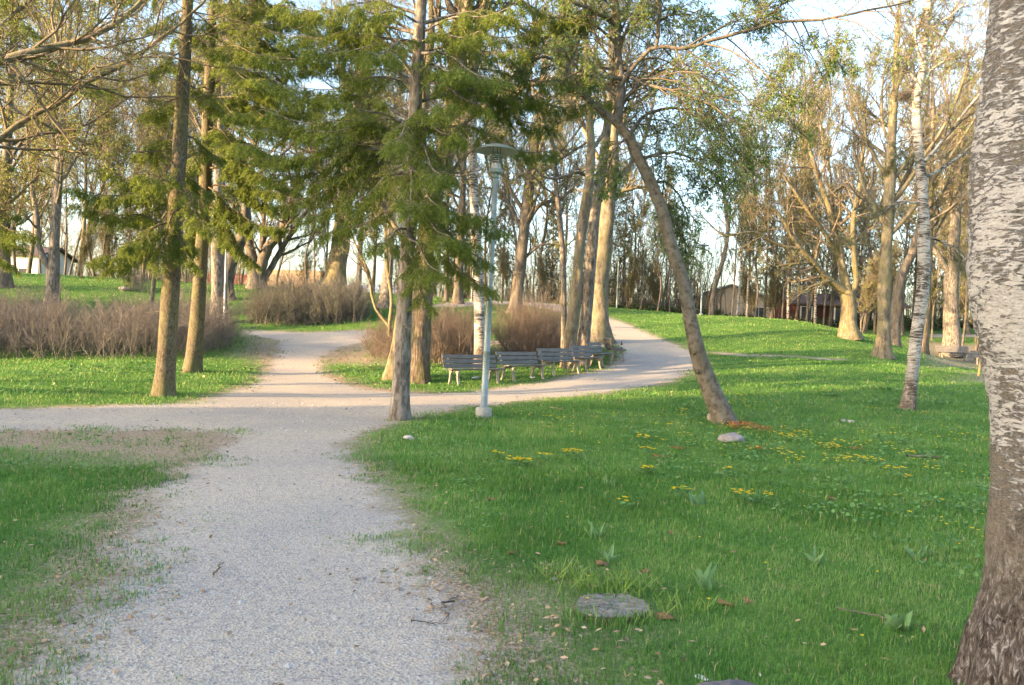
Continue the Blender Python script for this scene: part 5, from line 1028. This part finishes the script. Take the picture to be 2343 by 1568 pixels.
def blades_tuft(name, label, px_, py_, n, h, wd, spread, mat, seed, cat, flop=.8, group=None):
    rg = np.random.default_rng(seed); q = at(px_, py_)[0]; P0 = np.column_stack([rg.normal(0, spread, n), rg.normal(0, spread * .6, n), np.full(n, -.005)]); a_ = rg.uniform(0, 6.28, n)
    D = np.column_stack([np.cos(a_) * rg.uniform(.1, flop, n), np.sin(a_) * rg.uniform(.1, flop, n), np.ones(n)]); P, R = grow(P0, D, h * rg.uniform(.5, 1.15, n), np.full(n, wd), np.full(n, wd * .15), 6, .06, -.10 * flop, rg)
    s = norm(np.cross(D, rg.normal(0, 1, (n, 3)))); prof = np.array([.7, 1, 1, .85, .55, .05])[None, :, None] * wd
    V = np.concatenate([P - s[:, None] * prof, P + s[:, None] * prof], 1); i, j = np.meshgrid(np.arange(n) * 12, np.arange(5), indexing='ij'); b = MB(); b.add(V.reshape(-1, 3), np.stack([i + j, i + j + 1, i + j + 7, i + j + 6], -1).reshape(-1, 4), att=np.repeat(rg.random(n), 12))
    o = b.build(name, mat, None); o.location = q; return tag(o, label, cat, group)
G_T = 'long pale grass tufts near the stump'
blades_tuft('grass_tuft', 'long pale grass tuft directly behind the stump', 1430, 1352, 150, .17, .0035, .16, M_tuft, 1, 'grass tuft', .9, G_T)
blades_tuft('grass_tuft', 'floppy pale grass tuft on the left behind the stump', 1280, 1322, 70, .17, .0035, .10, M_tuft, 2, 'grass tuft', 1.2, G_T)
blades_tuft('grass_tuft', 'bright grass tuft arching just right of the stump', 1570, 1400, 80, .14, .003, .14, M_tuft, 3, 'grass tuft', .9, G_T)
blades_tuft('grass_tuft', 'thin grass tuft between the floppy tuft and the stump', 1350, 1350, 50, .15, .003, .09, M_tuft, 4, 'grass tuft', .9, G_T)
for nm_, l, x, y, n, h, wd, sp, sd_, g_ in blades_tuft_late: blades_tuft(nm_, l, x, y, n, h, wd, sp, m_grass, sd_, 'grass tuft', .5, g_)
G_LI = 'broad-leaved spring plants in the right lawn'
for i, (x, y, n, h, wd, l) in enumerate([(1612,1350,11,.19,.015,'blue-green lily-like rosette on the lawn right of the stump'), (2095,1275,7,.19,.017,'upright pale lily-like shoot near the big birch trunk'), (1600,1158,6,.17,.035,'broad rounded leaves beside the flower clumps in mid lawn'), (1365,1232,14,.16,.008,'narrow-leaved plant in the middle of the lawn left of the flowers'),
   (1390,1112,26,.14,.004,'single daffodil-like leaf tuft behind the middle lawn'), (2050,1440,12,.13,.024,'low leafy plant near the lower right of the lawn'), (1700,1010,12,.14,.014,'grey-green rosette between the flat rock and the rust-red ground cover'), (1865,1290,9,.13,.014,'leafy sprig low in the lawn halfway to the big birch'), (1395,1285,10,.12,.010,'spreading leafy sprig in the lawn above the stump')]):
    blades_tuft('lily_plant', l, x, y, n, h, wd, .02, M_lily, 20 + i, 'plant', .9, G_LI)
G_F = 'yellow flower clumps in the right lawn'
M_fleaf = M_weed
def clump(label, px_, py_, wpx, n, seed):
    rg = np.random.default_rng(seed); q = at(px_, py_)[0]; s = wpx / F_ * q[1] / 2; r = empty('flower_clump', q, 0, label, 'flowers', G_F); b = MB()
    x = rg.uniform(-s, s, n); y = rg.normal(0, s * .35, n) ; z = rg.uniform(.085, .125, n)
    z = z + terr(q[0] + x, q[1] + y) - q[2]; flowers(b, x, y, z, np.full(n, .017 + .0012 * q[1]) * rg.uniform(.8, 1.2, n), rg); b.build('flowers', M_flower, r, smooth=False)
    b = MB(); rosettes(b, q[0], q[1], n * 5, s * .55, .04, rg, .10); b.build('foliage', M_fleaf, r, origin=q)
for i, a_ in enumerate([('wide yellow flower clump, leftmost large one in the lawn', 1188, 1070, 60, 26), ('dense yellow flower clump right of the leftmost large one', 1308, 1051, 42, 20), ('sparse flower clump between the two dense left ones', 1243, 1060, 34, 7), ('small flower clump below the rust-red sprigs in mid lawn', 1481, 1090, 30, 10), ('small yellow flower clump of the middle lawn, further right', 1662, 1092, 24, 7),
    ('row of yellow flowers left of the broad rounded leaves', 1557, 1141, 44, 9), ('wide yellow flower clump right of the broad rounded leaves', 1722, 1154, 84, 22), ('small flower clump above the middle of the lawn', 1472, 1015, 30, 9), ('flower clump level with the flat mottled rock, further left', 1480, 1045, 38, 7), ('pair of yellow flowers left of the long clump near the path', 1138, 1055, 24, 6), ('three golden flowers low in the right lawn toward the birch', 2075, 1110, 22, 6), ('yellow flower clump above the three golden flowers', 2045, 1090, 44, 8), ('single bright flower clump left of the big birch', 1430, 1170, 30, 4)]): clump(*a_, 300 + i)

# fallen sticks and single leaves
M_deadleaf = leafmat('brown_leaf', (.16, .07, .04), (.30, .16, .09), (.40, .26, .18), .1, .8)
def stick(label, px0, px1, r, seed, mat=M_twig):
    a_ = at(*px0)[0]; c = at(*px1)[0]; rg = np.random.default_rng(seed); P = np.linspace(a_, c, 9) + rg.normal(0, .012, (9, 3)); P[:, 2] = terr(P[:, 0], P[:, 1]) + r + .02; b = MB(); tubes(b, P[None] - a_, np.linspace(r, r * .5, 9)[None], 6)
    q, r_ = spawn(P[None] - a_, np.linspace(r, r * .5, 9)[None], 3, .3, .9, .7, .1, .3, .3, .6, .002, 5, .1, -.02, rg); tubes(b, q, r_, 4); o = b.build('fallen_twig', mat, None); o.location = a_; return tag(o, label, 'twig', 'fallen twigs')
stick('dark curved twig at the right edge of the path bottom', (985,1392), (1035,1420), .006, 1, M_bark_far); stick('thin dark twig lying on the path edge low right', (940,1432), (1030,1438), .004, 2, M_bark_far); stick('stick on the grass near the bare patch left of the stump', (1010,1395), (1045,1372), .007, 3, M_bark_far)
stick('long grey twig lying in the lawn left of the big birch', (1915,1400), (2095,1440), .006, 4); stick('pale stick on dug soil in the lawn below the slim birch', (2075,1050), (2150,1052), .02, 5, M_bark_tan); stick('short pale stick on the lawn behind the lamp foot', (1255,936), (1290,941), .016, 6, M_bark_tan); stick('small twig on the left edge of the path bottom', (488,1325), (512,1295), .006, 7)
G_DL = 'curled brown leaves lying in the lawn'
for i, (x, y, s, l) in enumerate([(1172,1268,.05,'rusty curled leaf in the lawn above the stump, leftmost'), (1378,1293,.055,'pale mauve curled leaf behind the stump'), (1476,1310,.04,'upright brown leaf behind the stump tuft'), (1123,1145,.06,'brown dead leaf left of mid lawn'), (1284,1248,.05,'pale brown leaf in the lawn above the floppy tuft'), (1540,1222,.05,'grey folded leaf in the middle of the lawn'), (1660,1385,.05,'pale leaf right of the blue-green rosette'), (1520,1415,.06,'pale leaf lying right of the stump'), (1390,1095,.06,'orange-brown leaf among the middle flowers'), (1500,1052,.05,'red-brown leaf next to the middle flower clump'), (1713,1378,.04,'small brown leaf in the lawn further right of the rosette'), (1903,1143,.05,'reddish leaf in the right lawn beside a white one')]):
    crumple('dead_leaf', l, x, y, s, M_deadleaf, 50 + i, 'leaf', .55)['group'] = G_DL

# nest in the slim birch
rg = np.random.default_rng(9); q = pt(2070, 222, 18.2); b = MB(); n = 260; u = norm(rg.normal(0, 1, (n, 3))) * np.array([.12, .12, .075]) * rg.uniform(.7, 1, (n, 1)); P, R = grow(u, norm(np.cross(u, rg.normal(0, 1, (n, 3)))), np.full(n, .16), np.full(n, .005), np.full(n, .003), 4, .3, 0, rg); tubes(b, P, R, 3); o = b.build('bird_nest', M_twig, None); o.location = q; tag(o, 'round twiggy bird nest high up left of the slim birch', 'nest')
b = MB(); tubes(b, np.array([[pt(2100, 262, 18), pt(2085, 245, 18.1), pt(2070, 230, 18.2), pt(2052, 200, 18.3)]]), np.array([[.02, .016, .012, .005]]), 6); o = b.build('nest_branch', M_bark_far, None)
for c_ in bpy.data.objects:
    if c_.get('label', '').startswith('slim white birch'): o.parent = c_; o.matrix_parent_inverse = Matrix.Translation(-Vector(c_.location)); o.name = 'branch'

# ------------------------------------------------------------------ houses
def house(name, label, px_, dep, wx, wy, hw, roof_h, yaw, mw, mr, gable='x', windows=(), z=None, over=.4, mwin=None, chimney=False):
    x = (px_ - CX) / F_ * dep; z = gz(x, dep) - .4 if z is None else z; r = empty(name, (x, dep, z), math.radians(yaw), label, 'house')
    b = MB(); box(b, (0, 0, hw / 2), (wx, wy, hw))
    if gable == 'x': b.add([[-wx/2, -wy/2, hw], [wx/2, -wy/2, hw], [0, -wy/2, hw + roof_h], [-wx/2, wy/2, hw], [wx/2, wy/2, hw], [0, wy/2, hw + roof_h]], None, [(0, 1, 2), (3, 5, 4)])
    else: b.add([[-wx/2, -wy/2, hw], [-wx/2, wy/2, hw], [-wx/2, 0, hw + roof_h], [wx/2, -wy/2, hw], [wx/2, wy/2, hw], [wx/2, 0, hw + roof_h]], None, [(0, 1, 2), (3, 5, 4)])
    b.build('wall', mw, r, smooth=False); b = MB(); t_ = .16
    if gable == 'x':
        e = wx / 2 + over; sl_ = roof_h / (wx / 2)
        for s in (-1, 1):
            V = [[0, -wy/2-over, hw+roof_h+.02], [s*e, -wy/2-over, hw-sl_*over+.02], [s*e, wy/2+over, hw-sl_*over+.02], [0, wy/2+over, hw+roof_h+.02]]; V += [[a, c, d + t_] for a, c, d in V]; b.add(V, [(0,1,2,3),(4,7,6,5),(0,4,5,1),(1,5,6,2),(2,6,7,3),(3,7,4,0)])
    else:
        e = wy / 2 + over; sl_ = roof_h / (wy / 2)
        for s in (-1, 1):
            V = [[-wx/2-over, 0, hw+roof_h+.02], [-wx/2-over, s*e, hw-sl_*over+.02], [wx/2+over, s*e, hw-sl_*over+.02], [wx/2+over, 0, hw+roof_h+.02]]; V += [[a, c, d + t_] for a, c, d in V]; b.add(V, [(0,1,2,3),(4,7,6,5),(0,4,5,1),(1,5,6,2),(2,6,7,3),(3,7,4,0)])
    rf = b.build('roof', mr, r, smooth=False)
    if chimney: b = MB(); box(b, (wx * .2, 0, hw + roof_h), (.6, .6, 1.4)); b.build('chimney', mw, rf, smooth=False)
    for (wxp, wz, ww, wh) in windows:
        b = MB(); box(b, (wxp, -wy/2 - .03, wz), (ww + .16, .08, wh + .16)); f = b.build('window', M_white, r, smooth=False)
        for cx_ in (-.25, .25): b = MB(); box(b, (wxp + cx_ * ww, -wy/2 - .075, wz), (ww * .44, .03, wh)); b.build('pane', mwin or M_pane, f, smooth=False)
    return r
M_white = plain('painted_white', (.72, .71, .68), .7, 0, .08, 3, .05); M_pane = plain('window_glass', (.06, .07, .08), .12, 0, .2, 1, 0); M_beige = plain('beige_render', (.62, .49, .36), .85, 0, .12, 3, .1); M_redw = plain('dark_red_boards', (.06, .024, .02), .8, 0, .3, 2, .2, .02, (8, 8, .4)); M_roofp = plain('pale_sheet_roof', (.42, .44, .48), .5, .2, .12, 2, .05); M_roofd = plain('dark_tiles', (.12, .09, .085), .85, 0, .3, 5, .2); M_roofr = plain('red_tiles', (.34, .10, .08), .8, 0, .3, 5, .2); M_brick = plain('grey_brick', (.35, .32, .29), .9, 0, .2, 6, .2)
house('house', 'beige gabled house with pale roof beyond the right crest', 1662, 92, 11, 9, 3.3, 1.9, -12, M_beige, M_roofp, 'x', [(-3, 2.2, 1.2, 1.2), (3, 2.2, 1.2, 1.2)])
house('house', 'dark red wooden house with white-framed windows behind the low forking tree', 1905, 72, 9.5, 7, 2.3, 1.0, -4, M_redw, M_roofd, 'y', [(-3.6, 1.45, .9, 1.2), (-.6, 1.45, 1.1, 1.5), (1.0, 1.45, 1.1, 1.5), (2.6, 1.45, 1.0, 1.4)])
house('house', 'white house with dark window band at the far left behind the hill', 42, 74, 6.5, 7, 4.2, .9, 6, M_white, M_roofd, 'y', [(1.6, 2.6, 1.5, .7), (-1.5, 2.6, 1.5, .7)])
house('house', 'low house with red roof seen far off left of the many-stemmed tree', 545, 112, 8, 8, 3.0, 2.6, 8, M_beige, M_roofr, 'y', [(-1, 2, 1.2, 1.1), (2, 2, 1.2, 1.1)], chimney=True)
house('house', 'pale house with ochre roof far off between the many-stemmed tree and the thick trunk', 655, 105, 9, 8, 3.0, 3.0, -6, M_beige, plain('ochre_tiles', (.40, .26, .14), .85, 0, .3, 4, .1), 'y', [(-2, 2, 1.2, 1.1), (2, 2, 1.2, 1.1)])
house('house', 'low white building right of the round boulder on the left crest', 855, 100, 12, 8, 2.6, 1.6, 10, M_white, M_roofp, 'y', [(0, 1.8, 1.2, 1)])
house('house', 'small green-roofed house low behind the middle trees right of the golden trunk', 1474, 98, 6, 6, 1.6, 1.9, -10, M_white, plain('green_sheet_roof', (.20, .27, .24), .6, 0, .15, 3, .05), 'y', [(1, 1.6, 1.2, 1)])
# unseen block of flats behind the camera, added to shade the near lawn
uD = -np.array([math.sin(SUN_AZ), math.cos(SUN_AZ)]); nD = np.array([-math.cos(SUN_AZ), math.sin(SUN_AZ)])
c_ = uD * 50 + nD * (-6.0); fl_ = empty('added_shade_block', (c_[0], c_[1], 0), math.atan2(nD[1], nD[0]), 'added unseen grey brick block shading the near lawn, behind and left of the viewpoint', 'building')
b = MB(); box(b, (0, 0, 7.5), (42, 11, 15.0)); b.build('wall', M_brick, fl_, smooth=False); b = MB(); box(b, (0, 0, 15.25), (43, 12, .5)); b.build('roof', M_roofd, fl_, smooth=False)
for fz in range(5):
    for fx in range(12):
        b = MB(); box(b, (-19.2 + fx * 3.5, -5.53, 2.0 + fz * 2.8), (1.5, .08, 1.5)); f = b.build('window', M_white, fl_, smooth=False); b = MB(); box(b, (-19.2 + fx * 3.5, -5.58, 2.0 + fz * 2.8), (1.3, .05, 1.3)); b.build('pane', M_pane, f, smooth=False)
# small parked cars far off
def car(label, px_, dep, col, yaw):
    m = plain('car_paint', col, .3, .1, .05, 2, 0); x = (px_ - CX) / F_ * dep; r = empty('parked_car', (x, dep, gz(x, dep)), math.radians(yaw), label, 'car')
    b = MB(); prism(b, [(-2.1,.35),(-2.1,.75),(-1.3,.92),(-.7,1.38),(.9,1.42),(1.6,.98),(2.1,.9),(2.12,.35)], -.84, .84); b.build('body', m, r, smooth=False)
    b = MB(); prism(b, [(-1.15,.95),(-.66,1.33),(.86,1.37),(1.42,1.0)], -.85, .85); b.build('side_window', M_pane, r, smooth=False)
    b = MB(); box(b, (0, -1.02, 1.15), (1.4, .05, .36), [[1, 0, 0], [0, .77, -.64], [0, .64, .77]]); b.build('windscreen', M_pane, r, smooth=False)
    for sx_ in (-1, 1):
        for sy in (-1.3, 1.3):
            b = MB(); tubes(b, np.array([[[sx_ * .70, sy, .32], [sx_ * .87, sy, .32]]]), np.array([[.32, .32]]), 18); w_ = b.build('wheel', M_dark, r); b = MB(); lathe(b, [(0, 0), (.2, 0), (.2, .02), (0, .03)], 14); rm = b.build('rim', M_galv, w_); rm.rotation_euler = (0, sx_ * PI / 2, 0); rm.location = (sx_ * .865, sy, .32)
    return r
car('white parked car far behind the crest, just left of the thin dark leaning trunk', 1266, 84, (.72, .70, .68), 25)
car('blue parked car far behind the right wood, left of the slim birch', 2078, 84, (.03, .09, .35), 80)

# knots on the leaning trunk
for c_ in list(bpy.data.objects):
    if c_.get('label', '').startswith('leaning curved tree'):
        for px_, py_, s_ in ((1584, 806, 1.2), (1590, 850, 1.0), (1617, 925, 1.1), (1575, 742, .8), (1548, 610, .8)):
            q = pt(px_ + 4, py_, 13.99) - np.array(c_.location[:]); b = MB(); lathe(b, [(0, -.045), (.028, -.035), (.040, -.01), (.036, .015), (.018, .035), (0, .045)], 14); k_ = b.build('knot', M_bark_fiss, c_); k_.location = q; k_.scale = (s_, .8, s_ * .9)
